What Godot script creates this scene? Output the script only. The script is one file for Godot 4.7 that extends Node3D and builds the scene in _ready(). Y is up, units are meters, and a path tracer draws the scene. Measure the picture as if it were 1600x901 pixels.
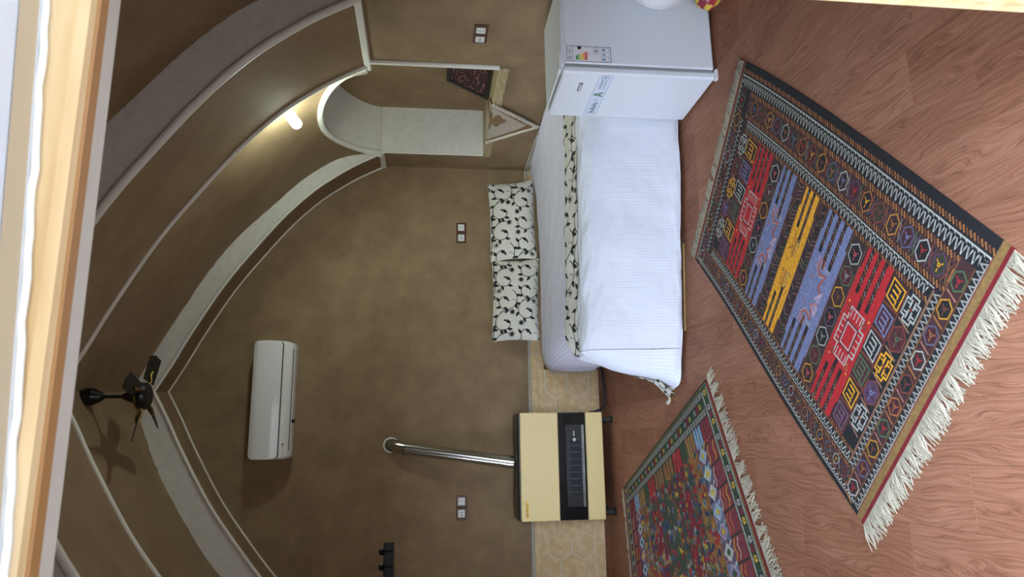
extends Node3D
# World: metres, y up. Written as v(x, y, d): x to the right of the camera, y up, d metres into the room.

const XR := 2.546      # inner face of the right wall
const XL := -1.57      # inner face of the left wall
const ZB := 6.21       # back wall
const ZF := 1.25       # inner face of the front (door) wall
const WY0 := 0.6     # unseen left wall windows, added for daylight from that side
const WY1 := 1.9
const ADDED_WIN := [[2.0, 2.7], [3.9, 4.9]]  # the far one is added to brighten the back of the room
const SPR := 1.94      # springing of the vault

var rng := RandomNumberGenerator.new()
var M := {}
var taken := {}

func v(x: float, y: float, d: float) -> Vector3:
	return Vector3(x, y, -d)

func rgb(r: float, g: float, b: float) -> Color:
	return Color(r / 255.0, g / 255.0, b / 255.0)

# ------------------------------------------------------------------ naming
func numbered(called: String) -> String:
	if not taken.has(called):
		taken[called] = 0
		return called
	taken[called] += 1
	return "%s_%03d" % [called, taken[called]]

func tag(o: Node, label: String, category: String, group := "") -> void:
	o.set_meta("label", label)
	o.set_meta("category", category)
	if group != "":
		o.set_meta("group", group)

func thing(called: String, label: String, category: String, at := Vector3.ZERO, group := "") -> Node3D:
	var o := Node3D.new()
	o.name = numbered(called)
	add_child(o)
	o.position = at
	tag(o, label, category, group)
	return o

func begin() -> SurfaceTool:
	var st := SurfaceTool.new()
	st.begin(Mesh.PRIMITIVE_TRIANGLES)
	return st

func obj(called: String, st: SurfaceTool, m: Material, parent: Node = null, at := Vector3.ZERO) -> MeshInstance3D:
	return inst(called, st.commit(), m, parent, at)

func inst(called: String, mesh: Mesh, m: Material, parent: Node = null, at := Vector3.ZERO) -> MeshInstance3D:
	var o := MeshInstance3D.new()
	o.mesh = mesh
	o.material_override = m
	o.position = at
	if parent == null:
		o.name = numbered(called)
		add_child(o)
	else:
		o.name = called
		parent.add_child(o, true)
	return o

func struct(called: String, st: SurfaceTool, m: Material, label := "") -> MeshInstance3D:
	var o := obj(called, st, m)
	o.set_meta("kind", "structure")
	if label != "":
		o.set_meta("label", label)
	return o

# ------------------------------------------------------------------ mesh helpers
func poly(st: SurfaceTool, pts: Array, outward: Vector3, uvs: Array = []) -> void:
	var n: Vector3 = (pts[2] - pts[0]).cross(pts[1] - pts[0])
	if pts.size() > 3:
		n += (pts[3] - pts[0]).cross(pts[2] - pts[0])
	n = n.normalized()
	var order := range(pts.size())
	if n.dot(outward) < 0:
		order.reverse()
		n = -n
	for i in range(1, pts.size() - 1):
		for k in [0, i, i + 1]:
			var j: int = order[k]
			st.set_normal(n)
			if uvs.size() > 0:
				st.set_uv(uvs[j])
			else:
				st.set_uv(Vector2(pts[j].x + pts[j].z * 0.31, pts[j].y + pts[j].z * 0.7))
			st.add_vertex(pts[j])

# chamfered box
func bbox(st: SurfaceTool, c: Vector3, s: Vector3, b: float, xf := Transform3D()) -> void:
	var h := s / 2.0
	var P := func(x, y, z): return xf * (c + Vector3(x, y, z))
	var D := func(x, y, z): return xf.basis * Vector3(x, y, z)
	for a in 3:
		for sg in [-1.0, 1.0]:
			var pts := []
			for q in [[-1, -1], [1, -1], [1, 1], [-1, 1]]:
				var w := Vector3.ZERO
				w[a] = sg * h[a]
				w[(a + 1) % 3] = q[0] * (h[(a + 1) % 3] - b)
				w[(a + 2) % 3] = q[1] * (h[(a + 2) % 3] - b)
				pts.append(P.call(w.x, w.y, w.z))
			var o := Vector3.ZERO
			o[a] = sg
			poly(st, pts, D.call(o.x, o.y, o.z), [Vector2(0, 0), Vector2(1, 0), Vector2(1, 1), Vector2(0, 1)])
	if b <= 0.0:
		return
	for a in 3:
		var e := (a + 1) % 3
		var f := (a + 2) % 3
		for s1 in [-1.0, 1.0]:
			for s2 in [-1.0, 1.0]:
				var pts := []
				for q in [[1, 0], [1, 1], [-1, 1], [-1, 0]]:
					var w := Vector3.ZERO
					w[a] = q[0] * (h[a] - b)
					w[e] = s1 * (h[e] - (b if q[1] == 1 else 0.0))
					w[f] = s2 * (h[f] - (0.0 if q[1] == 1 else b))
					pts.append(P.call(w.x, w.y, w.z))
				var o := Vector3.ZERO
				o[e] = s1
				o[f] = s2
				poly(st, pts, D.call(o.x, o.y, o.z))
	for sx in [-1.0, 1.0]:
		for sy in [-1.0, 1.0]:
			for sz in [-1.0, 1.0]:
				poly(st, [P.call(sx * (h.x - b), sy * (h.y - b), sz * h.z), P.call(sx * h.x, sy * (h.y - b), sz * (h.z - b)), P.call(sx * (h.x - b), sy * h.y, sz * (h.z - b))], D.call(sx, sy, sz))

func box(c: Vector3, s: Vector3, b := 0.004, xf := Transform3D()) -> SurfaceTool:
	var st := begin()
	bbox(st, c, s, b, xf)
	return st

# box given by ranges in x, y and depth
func rbox(x0: float, x1: float, y0: float, y1: float, d0: float, d1: float, b := 0.0) -> SurfaceTool:
	return box(v((x0 + x1) / 2, (y0 + y1) / 2, (d0 + d1) / 2), Vector3(x1 - x0, y1 - y0, d1 - d0), b)

func addr(st: SurfaceTool, x0: float, x1: float, y0: float, y1: float, d0: float, d1: float, b := 0.0) -> void:
	bbox(st, v((x0 + x1) / 2, (y0 + y1) / 2, (d0 + d1) / 2), Vector3(x1 - x0, y1 - y0, d1 - d0), b)

# smooth grid surface; f(u, v) -> point, uvf(u, v) -> uv
func grid(nu: int, nv: int, f: Callable, uvf = null, flip := false, st: SurfaceTool = null) -> SurfaceTool:
	if st == null:
		st = begin()
	var P := []
	for i in nu + 1:
		var row := []
		for j in nv + 1:
			row.append(f.call(float(i) / nu, float(j) / nv))
		P.append(row)
	var N := []
	for i in nu + 1:
		var row := []
		for j in nv + 1:
			var du: Vector3 = P[mini(i + 1, nu)][j] - P[maxi(i - 1, 0)][j]
			var dv: Vector3 = P[i][mini(j + 1, nv)] - P[i][maxi(j - 1, 0)]
			var n := du.cross(dv).normalized()
			row.append(-n if flip else n)
		N.append(row)
	for i in nu:
		for j in nv:
			var q := [[i, j], [i, j + 1], [i + 1, j + 1], [i, j], [i + 1, j + 1], [i + 1, j]]
			if flip:
				q.reverse()
			for k in q:
				st.set_normal(N[k[0]][k[1]])
				st.set_uv(uvf.call(float(k[0]) / nu, float(k[1]) / nv) if uvf != null else Vector2(float(k[0]) / nu, float(k[1]) / nv))
				st.add_vertex(P[k[0]][k[1]])
	return st

# lathe round local y; profile of (radius, height)
func lathe(st: SurfaceTool, prof: Array, seg: int, xf := Transform3D()) -> void:
	for i in prof.size() - 1:
		var a: Vector2 = prof[i]
		var b: Vector2 = prof[i + 1]
		var t := (b - a).normalized()
		for k in seg:
			var a0 := TAU * k / seg
			var a1 := TAU * (k + 1) / seg
			var pts := []
			for q in [[a, a0], [b, a0], [b, a1], [a, a1]]:
				pts.append([q[0], q[1]])
			for tri in [[0, 2, 1], [0, 3, 2]]:
				# normal outward of profile going up: (t.y, -t.x)
				for idx in tri:
					var r: Vector2 = pts[idx][0]
					var an: float = pts[idx][1]
					var n := Vector3(cos(an) * t.y, -t.x, sin(an) * t.y)
					st.set_normal((xf.basis * n).normalized())
					st.set_uv(Vector2(an / TAU, r.y))
					st.add_vertex(xf * Vector3(cos(an) * r.x, r.y, sin(an) * r.x))

# tube along points
func tube(st: SurfaceTool, pts: Array, rad, seg := 8, caps := true) -> void:
	var rings := []
	var norms := []
	var up := Vector3.UP
	for i in pts.size():
		var t: Vector3 = (pts[mini(i + 1, pts.size() - 1)] - pts[maxi(i - 1, 0)]).normalized()
		if absf(t.dot(up)) > 0.95:
			up = Vector3.RIGHT if absf(t.x) < 0.9 else Vector3.FORWARD
		var s := t.cross(up).normalized()
		up = s.cross(t).normalized()
		var r: float = rad[i] if rad is Array else rad
		var ring := []
		var nn := []
		for k in seg:
			var a := TAU * k / seg
			var d := s * cos(a) + up * sin(a)
			ring.append(pts[i] + d * r)
			nn.append(d)
		rings.append(ring)
		norms.append(nn)
	for i in pts.size() - 1:
		for k in seg:
			var k2 := (k + 1) % seg
			for q in [[i, k], [i, k2], [i + 1, k2], [i, k], [i + 1, k2], [i + 1, k]]:
				st.set_normal(norms[q[0]][q[1]])
				st.set_uv(Vector2(float(q[1]) / seg, float(q[0]) / pts.size()))
				st.add_vertex(rings[q[0]][q[1]])
	if caps:
		var e := pts.size() - 1
		poly(st, rings[0], pts[0] - pts[1])
		poly(st, rings[e], pts[e] - pts[e - 1])

# prism: outline of 2D points given by map(p) -> Vector3, raised along n by th, chamfer c towards the middle
func prism(st: SurfaceTool, pts: Array, n: Vector3, th: float, c := 0.0) -> void:
	var mid := Vector3.ZERO
	for p in pts:
		mid += p
	mid /= pts.size()
	var top := []
	var side := []
	for p in pts:
		side.append(p + n * (th - c))
		top.append(p + n * th + (mid - p).normalized() * c)
	poly(st, top, n)
	for i in pts.size():
		var j := (i + 1) % pts.size()
		var o: Vector3 = (pts[i] + pts[j]) / 2 - mid
		poly(st, [pts[i], pts[j], side[j], side[i]], o)
		if c > 0:
			poly(st, [side[i], side[j], top[j], top[i]], o + n * o.length())

func spline(pts: Array, n: int) -> Array:
	# Catmull-Rom through 2D points, n samples per span
	var out := []
	for i in pts.size() - 1:
		var p0: Vector2 = pts[maxi(i - 1, 0)]
		var p1: Vector2 = pts[i]
		var p2: Vector2 = pts[i + 1]
		var p3: Vector2 = pts[mini(i + 2, pts.size() - 1)]
		for k in n:
			var t := float(k) / n
			out.append(0.5 * ((2 * p1) + (p2 - p0) * t + (2 * p0 - 5 * p1 + 4 * p2 - p3) * t * t + (3 * p1 - p0 - 3 * p2 + p3) * t * t * t))
	out.append(pts[-1])
	return out

func spline3(pts: Array, n: int) -> Array:
	var c := Curve3D.new()
	for i in pts.size():
		var t: Vector3 = (pts[mini(i + 1, pts.size() - 1)] - pts[maxi(i - 1, 0)]) / 6.0
		c.add_point(pts[i], -t, t)
	var out := []
	for i in n + 1:
		out.append(c.sample_baked(c.get_baked_length() * i / n, true))
	return out

# ------------------------------------------------------------------ materials
func mat(c: Color, rough := 0.6, metal := 0.0) -> StandardMaterial3D:
	var m := StandardMaterial3D.new()
	m.albedo_color = c
	m.roughness = rough
	m.metallic = metal
	return m

func tex_mat(img: Image, rough := 0.85) -> StandardMaterial3D:
	var m := StandardMaterial3D.new()
	m.albedo_texture = ImageTexture.create_from_image(img)
	m.roughness = rough
	return m

func noise_tex(sd: int, freq: float, cols: Array, offs: Array, size := 512, oct := 4) -> NoiseTexture2D:
	var n := FastNoiseLite.new()
	n.seed = sd
	n.noise_type = FastNoiseLite.TYPE_SIMPLEX_SMOOTH
	n.frequency = freq
	n.fractal_octaves = oct
	var t := NoiseTexture2D.new()
	t.width = size
	t.height = size
	t.seamless = true
	t.noise = n
	var g := Gradient.new()
	g.colors = PackedColorArray(cols)
	g.offsets = PackedFloat32Array(offs)
	t.color_ramp = g
	return t

func plaster(cols: Array, sd: int, scale: float, rough: float) -> StandardMaterial3D:
	var m := StandardMaterial3D.new()
	m.albedo_texture = noise_tex(sd, 0.006, cols, [0.0, 0.4, 0.6, 1.0], 1024, 5)
	m.roughness = rough
	m.uv1_triplanar = true
	m.uv1_world_triplanar = true
	m.uv1_scale = Vector3.ONE * scale
	m.detail_enabled = true
	m.detail_blend_mode = BaseMaterial3D.BLEND_MODE_MUL
	m.detail_albedo = noise_tex(sd + 9, 0.035, [Color(0.94, 0.94, 0.94), Color(0.98, 0.98, 0.98), Color(1, 1, 1)], [0.0, 0.45, 1.0], 512, 4)
	m.detail_uv_layer = BaseMaterial3D.DETAIL_UV_1
	return m

func wood_image(sd: int, base: Color, dark: Color, lite: Color) -> Image:
	var W := 224
	var Hh := 820
	var img := Image.create(W, Hh, false, Image.FORMAT_RGB8)
	var n := FastNoiseLite.new()
	n.seed = sd
	n.frequency = 1.0
	n.fractal_octaves = 3
	var f := FastNoiseLite.new()
	f.seed = sd + 50
	f.frequency = 1.0
	f.fractal_octaves = 2
	for y in Hh:
		for x in W:
			var px := float(x) / W
			var py := float(y) / W
			var warp := n.get_noise_2d(px * 1.0, py * 0.22)
			var rings := absf(fposmod((px + warp * 0.42) * 7.0 + 0.25 * n.get_noise_2d(px * 5.0 + 9.0, py * 0.8), 1.0) - 0.5) * 2.0
			var fine := f.get_noise_2d(px * 58.0 + warp * 14.0, py * 0.55)
			var pore := f.get_noise_2d(px * 105.0 + 30.0 + warp * 25.0, py * 1.5)
			var patch := n.get_noise_2d(px * 0.8 + 40.0, py * 0.4)
			var c := base.lerp(dark, clampf(pow(rings, 5.0) * 0.42 + smoothstep(0.12, 0.40, fine) * 0.42 + smoothstep(0.2, 0.5, pore) * 0.30 - patch * 0.15, 0.0, 0.85))
			c = c.lerp(lite, clampf(pow(1.0 - rings, 6.0) * 0.30 + smoothstep(0.15, 0.45, -fine) * 0.50 + patch * 0.20, 0.0, 0.7))
			img.set_pixel(x, y, c)
	return img

# ------------------------------------------------------------------ painting on images
func p_poly(img: Image, pts: Array, c: Color) -> void:
	var y0 := 1e9
	var y1 := -1e9
	for p in pts:
		y0 = minf(y0, p.y)
		y1 = maxf(y1, p.y)
	for y in range(maxi(0, int(floor(y0))), mini(img.get_height() - 1, int(ceil(y1))) + 1):
		var xs := []
		for i in pts.size():
			var a: Vector2 = pts[i]
			var b: Vector2 = pts[(i + 1) % pts.size()]
			if (a.y <= y) != (b.y <= y):
				xs.append(a.x + (y - a.y) / (b.y - a.y) * (b.x - a.x))
		xs.sort()
		for k in range(0, xs.size() - 1, 2):
			var x0 := int(round(xs[k]))
			var x1 := int(round(xs[k + 1]))
			if x1 > x0:
				img.fill_rect(Rect2i(x0, y, x1 - x0, 1), c)

func p_line(img: Image, a: Vector2, b: Vector2, w: float, c: Color) -> void:
	var d := b - a
	if d.length() < 0.01:
		return
	var n := Vector2(-d.y, d.x).normalized() * w / 2.0
	var e := d.normalized() * w / 2.0
	p_poly(img, [a - e + n, b + e + n, b + e - n, a - e - n], c)

func p_path(img: Image, pts: Array, w: float, c: Color, closed := false) -> void:
	for i in pts.size() - (0 if closed else 1):
		p_line(img, pts[i], pts[(i + 1) % pts.size()], w, c)

func p_disc(img: Image, o: Vector2, rx: float, ry: float, ang: float, c: Color) -> void:
	var pts := []
	for k in 14:
		var q := Vector2(cos(TAU * k / 14) * rx, sin(TAU * k / 14) * ry).rotated(ang)
		pts.append(o + q)
	p_poly(img, pts, c)

func p_leaf(img: Image, o: Vector2, l: float, w: float, ang: float, c: Color) -> void:
	var pts := []
	for k in 9:
		var t := k / 8.0
		pts.append(o + Vector2(t * l, sin(PI * pow(t, 0.7)) * w).rotated(ang))
	for k in range(7, 0, -1):
		var t := k / 8.0
		pts.append(o + Vector2(t * l, -sin(PI * pow(t, 0.7)) * w).rotated(ang))
	p_poly(img, pts, c)

func weave(img: Image, sd: int, amt: float) -> void:
	var n := FastNoiseLite.new()
	n.seed = sd
	n.frequency = 0.9
	var n2 := FastNoiseLite.new()
	n2.seed = sd + 3
	n2.frequency = 0.05
	for y in img.get_height():
		for x in img.get_width():
			var k := 1.0 + amt * n.get_noise_2d(x, y * 0.5) + amt * 0.7 * n2.get_noise_2d(x, y)
			var c := img.get_pixel(x, y)
			img.set_pixel(x, y, Color(clampf(c.r * k, 0, 1), clampf(c.g * k, 0, 1), clampf(c.b * k, 0, 1)))

# ------------------------------------------------------------------ woven and printed patterns
const K_BLACK := Color(0.085, 0.08, 0.09)
const K_DARK := Color(0.20, 0.125, 0.12)
const K_WHITE := Color(0.66, 0.66, 0.62)
const K_ORANGE := Color(0.62, 0.39, 0.19)
const K_RED := Color(0.68, 0.115, 0.13)
const K_BLUE := Color(0.44, 0.47, 0.60)
const K_YELLOW := Color(0.86, 0.61, 0.12)
const K_PURPLE := Color(0.31, 0.21, 0.31)
const K_GREEN := Color(0.29, 0.40, 0.25)
const K_RUST := Color(0.47, 0.22, 0.16)

func hexagon(img: Image, o: Vector2, rx: float, ry: float, line: Color, fill: Color, core: Color, w := 4.0) -> void:
	var pts := [o + Vector2(0, -ry), o + Vector2(rx, -ry * 0.5), o + Vector2(rx, ry * 0.5), o + Vector2(0, ry), o + Vector2(-rx, ry * 0.5), o + Vector2(-rx, -ry * 0.5)]
	p_poly(img, pts, fill)
	p_path(img, pts, w, line, true)
	for k in 6:
		var d := Vector2(cos(TAU * k / 6 + 0.5) * rx * 0.62, sin(TAU * k / 6 + 0.5) * ry * 0.58)
		p_line(img, o + d * 0.55, o + d, w * 0.7, K_BLACK if k % 2 == 0 else core)
	p_disc(img, o, rx * 0.26, rx * 0.26, 0, core)
	p_disc(img, o, rx * 0.1, rx * 0.1, 0, K_BLACK)

func octagon(img: Image, o: Vector2, r: float, line: Color) -> void:
	var pts := []
	for q in [[-0.5, -1.3], [0.5, -1.3], [0.5, -0.8], [0.95, -0.8], [0.95, 0.8], [0.5, 0.8], [0.5, 1.3], [-0.5, 1.3], [-0.5, 0.8], [-0.95, 0.8], [-0.95, -0.8], [-0.5, -0.8]]:
		pts.append(o + Vector2(q[0], q[1]) * r)
	p_poly(img, pts, K_BLACK)
	p_path(img, pts, r * 0.2, line, true)
	for q in [[-1, -1], [1, -1], [1, 1], [-1, 1]]:
		p_line(img, o + Vector2(q[0] * 0.25, q[1] * 0.2) * r, o + Vector2(q[0] * 0.25, q[1] * 0.85) * r, r * 0.22, line)
		p_line(img, o + Vector2(q[0] * 0.25, q[1] * 0.45) * r, o + Vector2(q[0] * 0.65, q[1] * 0.45) * r, r * 0.2, line)
	p_disc(img, o, r * 0.2, r * 0.2, 0, K_RUST)

func rope_x(img: Image, y: float, h: float, x0: float, x1: float) -> void:
	img.fill_rect(Rect2i(int(x0), int(y), int(x1 - x0), int(h)), K_BLACK)
	var x := x0
	var k := 0
	while x < x1 - 8:
		p_line(img, Vector2(x, y + h * 0.2), Vector2(x + 9, y + h * 0.8), h * 0.34, K_ORANGE if k % 3 else Color(0.45, 0.25, 0.13))
		x += 13
		k += 1

func teeth_x(img: Image, y: float, h: float, x0: float, x1: float, dir: int) -> void:
	img.fill_rect(Rect2i(int(x0), int(y), int(x1 - x0), int(h)), K_BLACK)
	var yl := y + (h * 0.16 if dir > 0 else h * 0.84)
	p_line(img, Vector2(x0, yl), Vector2(x1, yl), h * 0.1, K_WHITE)
	var x := x0 + 8
	while x < x1 - 14:
		var yb := y + (h * 0.42 if dir > 0 else h * 0.58)
		var yt := y + (h * 0.92 if dir > 0 else h * 0.08)
		p_line(img, Vector2(x, yb), Vector2(x + 7, yt), 4.5, K_WHITE)
		p_line(img, Vector2(x + 7, yt), Vector2(x + 14, yb), 4.5, K_WHITE)
		p_line(img, Vector2(x + 8, lerpf(yb, yt, 0.35)), Vector2(x + 8, lerpf(yb, yt, 0.7)), 3, K_BLACK)
		p_line(img, Vector2(x + 1, yl), Vector2(x + 9, yl + (h * 0.13) * dir), 3, K_WHITE)
		x += 21

func rug_kilim() -> Image:
	var W := 1504
	var H := 896
	var img := Image.create(W, H, false, Image.FORMAT_RGB8)
	img.fill(K_DARK)
	var r := RandomNumberGenerator.new()
	r.seed = 11
	# long side borders; y in pixels from the side with the broad black edge
	var mains := [[108, 66], [812, 40]]
	for mb in mains:
		img.fill_rect(Rect2i(0, mb[0], W, mb[1]), Color(0.25, 0.15, 0.13))
		var x := 58.0
		var k := 0
		while x < W - 40:
			var o := Vector2(x, mb[0] + mb[1] / 2.0)
			var ln: Color = [K_WHITE, K_PURPLE, K_ORANGE, K_RUST, Color(0.72, 0.5, 0.16), K_BLUE.darkened(0.25)][k % 6]
			hexagon(img, o, mb[1] * 0.33, mb[1] * 0.46, ln, [K_DARK, Color(0.26, 0.11, 0.13), K_BLACK, Color(0.2, 0.2, 0.14)][k % 4], [K_RUST, K_ORANGE, K_BLUE, K_RED, K_YELLOW][k % 5], 4.0 if mb[1] > 50 else 3.0)
			var bx: float = x + mb[1] * 0.5
			p_line(img, Vector2(bx - 8, mb[0] + 6), Vector2(bx + 8, mb[0] + mb[1] - 6), 4, [K_WHITE.darkened(0.25), K_GREEN, K_RUST, K_ORANGE.darkened(0.2)][k % 4])
			p_line(img, Vector2(bx + 8, mb[0] + 6), Vector2(bx - 8, mb[0] + mb[1] - 6), 3, [K_PURPLE, K_RUST, K_BLUE.darkened(0.3)][k % 3])
			p_disc(img, Vector2(bx, mb[0] + 10), 5, 4, 0, K_BLACK)
			p_disc(img, Vector2(bx, mb[0] + mb[1] - 10), 5, 4, 0, K_BLACK)
			x += mb[1] * (1.02 if mb[1] > 50 else 1.3)
			k += 1
	img.fill_rect(Rect2i(0, 0, W, 24), K_BLACK)
	rope_x(img, 24, 16, 0, W)
	teeth_x(img, 40, 48, 0, W, 1)
	rope_x(img, 90, 18, 0, W)
	rope_x(img, 174, 16, 40, W - 90)
	teeth_x(img, 190, 36, 160, W - 150, 1)
	rope_x(img, 226, 16, 160, W - 150)
	rope_x(img, 752, 14, 150, W - 130)
	teeth_x(img, 766, 32, 150, W - 130, -1)
	rope_x(img, 798, 14, 40, W - 90)
	rope_x(img, 852, 10, 0, W)
	teeth_x(img, 862, 20, 0, W, -1)
	img.fill_rect(Rect2i(0, 882, W, 14), K_BLACK)
	# end borders (across); x from the far end
	for e in 2:
		var X := func(a): return a if e == 0 else W - a
		var strip := func(a: float, b: float, c: Color, y0 := 0, y1 := H):
			img.fill_rect(Rect2i(int(minf(X.call(a), X.call(b))), y0, int(absf(b - a)), y1 - y0), c)
		var lo := 90
		var hi := 862
		if e == 0:
			strip.call(0, 16, Color(0.44, 0.19, 0.13))
			strip.call(16, 24, Color(0.40, 0.30, 0.17))
			strip.call(24, 40, K_BLACK, 60, 880)
			strip.call(40, 96, Color(0.23, 0.14, 0.13), lo, hi)
			strip.call(96, 128, K_BLACK, lo, 800)
		else:
			strip.call(0, 13, Color(0.46, 0.08, 0.11))
			strip.call(13, 36, Color(0.52, 0.40, 0.22))
			strip.call(36, 40, K_RUST, 40, 880)
			strip.call(40, 64, K_BLACK, 60, 880)
			strip.call(64, 68, Color(0.42, 0.25, 0.13), lo, hi)
			strip.call(68, 116, Color(0.24, 0.13, 0.13), lo, hi)
			strip.call(116, 120, K_ORANGE.darkened(0.2), lo, hi)
			strip.call(120, 142, K_BLACK, 190, 800)
			strip.call(142, 150, Color(0.5, 0.36, 0.27), 200, 790)
		# guard triangles
		for y in range(64, 872, 20):
			var a: float = X.call(26.0 if e == 0 else 42.0)
			var b: float = X.call(38.0 if e == 0 else 60.0)
			p_path(img, [Vector2(a, y), Vector2(b, y + 8), Vector2(a, y + 16)], 4, K_WHITE.darkened(0.12), true)
		for y in range(200, 785, 20):
			var a: float = X.call(100.0 if e == 0 else 122.0)
			var b: float = X.call(122.0 if e == 0 else 140.0)
			p_path(img, [Vector2(a, y), Vector2(b, y + 8), Vector2(a, y + 16)], 4, K_WHITE.darkened(0.12))
		var k := 0
		var y := 140.0
		while y < 845:
			var o := Vector2(X.call(68.0 if e == 0 else 92.0), y)
			hexagon(img, o, 21, 27, [K_GREEN, K_YELLOW.darkened(0.15), K_BLUE.darkened(0.25), K_WHITE, K_RUST, K_ORANGE][k % 6], [K_DARK, K_BLACK, Color(0.27, 0.1, 0.12)][k % 3], [K_RED, K_RUST, K_ORANGE][k % 3], 4)
			p_line(img, o + Vector2(-18, 34), o + Vector2(18, 44), 5, [Color(0.6, 0.4, 0.33), K_ORANGE][k % 2])
			y += 78
			k += 1
	# octagon panels
	for pn in [[140, 206], [1284, 1354]]:
		img.fill_rect(Rect2i(pn[0], 242, pn[1] - pn[0], 510), K_BLACK)
		var k := 0
		var y := 286.0
		while y < 740:
			var o := Vector2((pn[0] + pn[1]) / 2.0, y)
			if k % 2 == 1:
				hexagon(img, o, 29, 40, K_RUST, [Color(0.3, 0.12, 0.13), K_PURPLE][(k / 2) % 2], [K_GREEN, K_BLUE][(k / 2) % 2], 4)
			else:
				octagon(img, o, 29, [K_WHITE, K_YELLOW, K_WHITE][(k / 2) % 3])
			p_line(img, o + Vector2(-24, 40), o + Vector2(24, 52), 6, Color(0.56, 0.40, 0.32))
			y += 92
			k += 1
		img.fill_rect(Rect2i(pn[0] - 2, 242, 5, 510), K_RUST)
	# stepped half-diamond panels beside the red bands
	for pn in [[206, 300, 1], [1215, 1284, 0]]:
		var wd: float = pn[1] - pn[0]
		img.fill_rect(Rect2i(pn[0], 242, int(wd), 510), Color(0.22, 0.12, 0.12))
		var k := 0
		var y := 242.0
		while y < 740:
			var cc: Color = [K_YELLOW, K_BLUE, K_WHITE, K_GREEN, K_YELLOW, K_PURPLE.lightened(0.15)][k % 6]
			p_poly(img, [Vector2(pn[0] + 4, y + 6), Vector2(pn[1] - 4, y + 14), Vector2(pn[1] - 8, y + 78), Vector2(pn[0] + 4, y + 66)], K_BLACK if k % 2 == 0 else Color(0.27, 0.13, 0.17))
			p_path(img, [Vector2(pn[0] + 6, y + 8), Vector2(pn[1] - 6, y + 16), Vector2(pn[1] - 8, y + 76), Vector2(pn[0] + 6, y + 64)], 5, cc, true)
			for t in 3:
				var ty: float = y + 22 + t * 16
				p_line(img, Vector2(pn[0] + wd * 0.3, ty), Vector2(pn[0] + wd * 0.66, ty + 4), 6, cc)
				p_line(img, Vector2(pn[0] + wd * 0.66, ty + 4), Vector2(pn[0] + wd * 0.66, ty + 12), 5, cc)
			p_line(img, Vector2(pn[0], y + 82), Vector2(pn[1], y + 82), 5, K_RUST)
			y += 85
			k += 1
	# separators with medallions
	for sp in [[436, 512, 1], [628, 688, 0], [790, 846, 0], [1000, 1078, 1]]:
		img.fill_rect(Rect2i(sp[0], 242, sp[1] - sp[0], 510), Color(0.2, 0.135, 0.13))
		img.fill_rect(Rect2i(sp[0], 242, 4, 510), Color(0.42, 0.27, 0.2))
		img.fill_rect(Rect2i(sp[1] - 4, 242, 4, 510), Color(0.42, 0.27, 0.2))
		var mid: float = (sp[0] + sp[1]) / 2.0
		if sp[2]:
			var k := 0
			for y in range(286, 740, 72):
				hexagon(img, Vector2(mid, y), 27, 32, [K_WHITE, K_GREEN, K_YELLOW.darkened(0.1), K_PURPLE.lightened(0.1)][k % 4], [K_BLACK, Color(0.3, 0.12, 0.14), K_DARK, K_BLACK][k % 4], [K_RED.lightened(0.2), K_WHITE.darkened(0.2), K_RUST][k % 3], 4)
				k += 1
		else:
			for y in range(246, 746, 14):
				p_line(img, Vector2(sp[0] + 8, y), Vector2(mid, y + 9), 4, [K_RUST, Color(0.5, 0.4, 0.33), K_PURPLE, K_BLACK][r.randi() % 4])
				p_line(img, Vector2(mid, y + 9), Vector2(sp[1] - 8, y), 4, [K_BLACK, K_GREEN.darkened(0.2), Color(0.46, 0.33, 0.28)][r.randi() % 3])
	# coloured bands with combed ends
	for b in [[300, 436, K_RED, 0], [512, 628, K_BLUE, 1], [688, 790, K_YELLOW, 2], [846, 1000, K_BLUE, 1], [1078, 1215, K_RED, 0]]:
		var w: float = b[1] - b[0]
		img.fill_rect(Rect2i(b[0], 236, int(w), 520), b[2])
		var nf := 3 if w < 120 else 4
		for side in 2:
			for k in nf:
				if k == nf - 1 and nf == 3:
					continue
				var gx: float = b[0] + w * (k + 0.62) / nf
				var gw := w / nf * 0.46
				if k == nf - 1:
					continue
				var ln := 135.0 + 26.0 * (k % 2) + 12 * k
				var ya := 236.0 if side == 0 else 756.0
				var yb := ya + ln * (1 if side == 0 else -1)
				img.fill_rect(Rect2i(int(gx), int(minf(ya, yb)), int(gw), int(ln)), K_BLACK)
				var t := 10.0
				while t < ln - 26:
					var yy: float = ya + t * (1 if side == 0 else -1)
					p_line(img, Vector2(gx + 3, yy), Vector2(gx + gw - 3, yy + 9), 3, [K_WHITE.darkened(0.15), K_ORANGE, K_RUST][(int(t / 13.0) + k) % 3])
					t += 13
			for s in [0, 1]:
				var hy := 236 if side == 0 else 690
				img.fill_rect(Rect2i(int(b[0] + (0 if s == 0 else w - 6)), hy, 6, 66), K_BLACK)
		var cx: float = b[0] + w / 2.0
		if b[3] == 0:
			var o := Vector2(cx, 496)
			p_path(img, [o + Vector2(-24, -34), o + Vector2(24, -34), o + Vector2(24, 34), o + Vector2(-24, 34)], 5, K_WHITE, true)
			p_path(img, [o + Vector2(-30, -40), o + Vector2(30, -40), o + Vector2(30, 40), o + Vector2(-30, 40)], 2.5, K_BLACK, true)
			for q in [[0, -1], [0, 1]]:
				var f := Vector2(0, q[1] * 60)
				p_path(img, [o + f + Vector2(-34, -18 * q[1]), o + f + Vector2(-34, 22 * q[1]), o + f + Vector2(34, 22 * q[1]), o + f + Vector2(34, -18 * q[1])], 4.5, K_WHITE)
				for t in 4:
					p_line(img, o + f + Vector2(-24 + t * 16, 16 * q[1]), o + f + Vector2(-24 + t * 16, -6 * q[1]), 4, K_WHITE)
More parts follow.
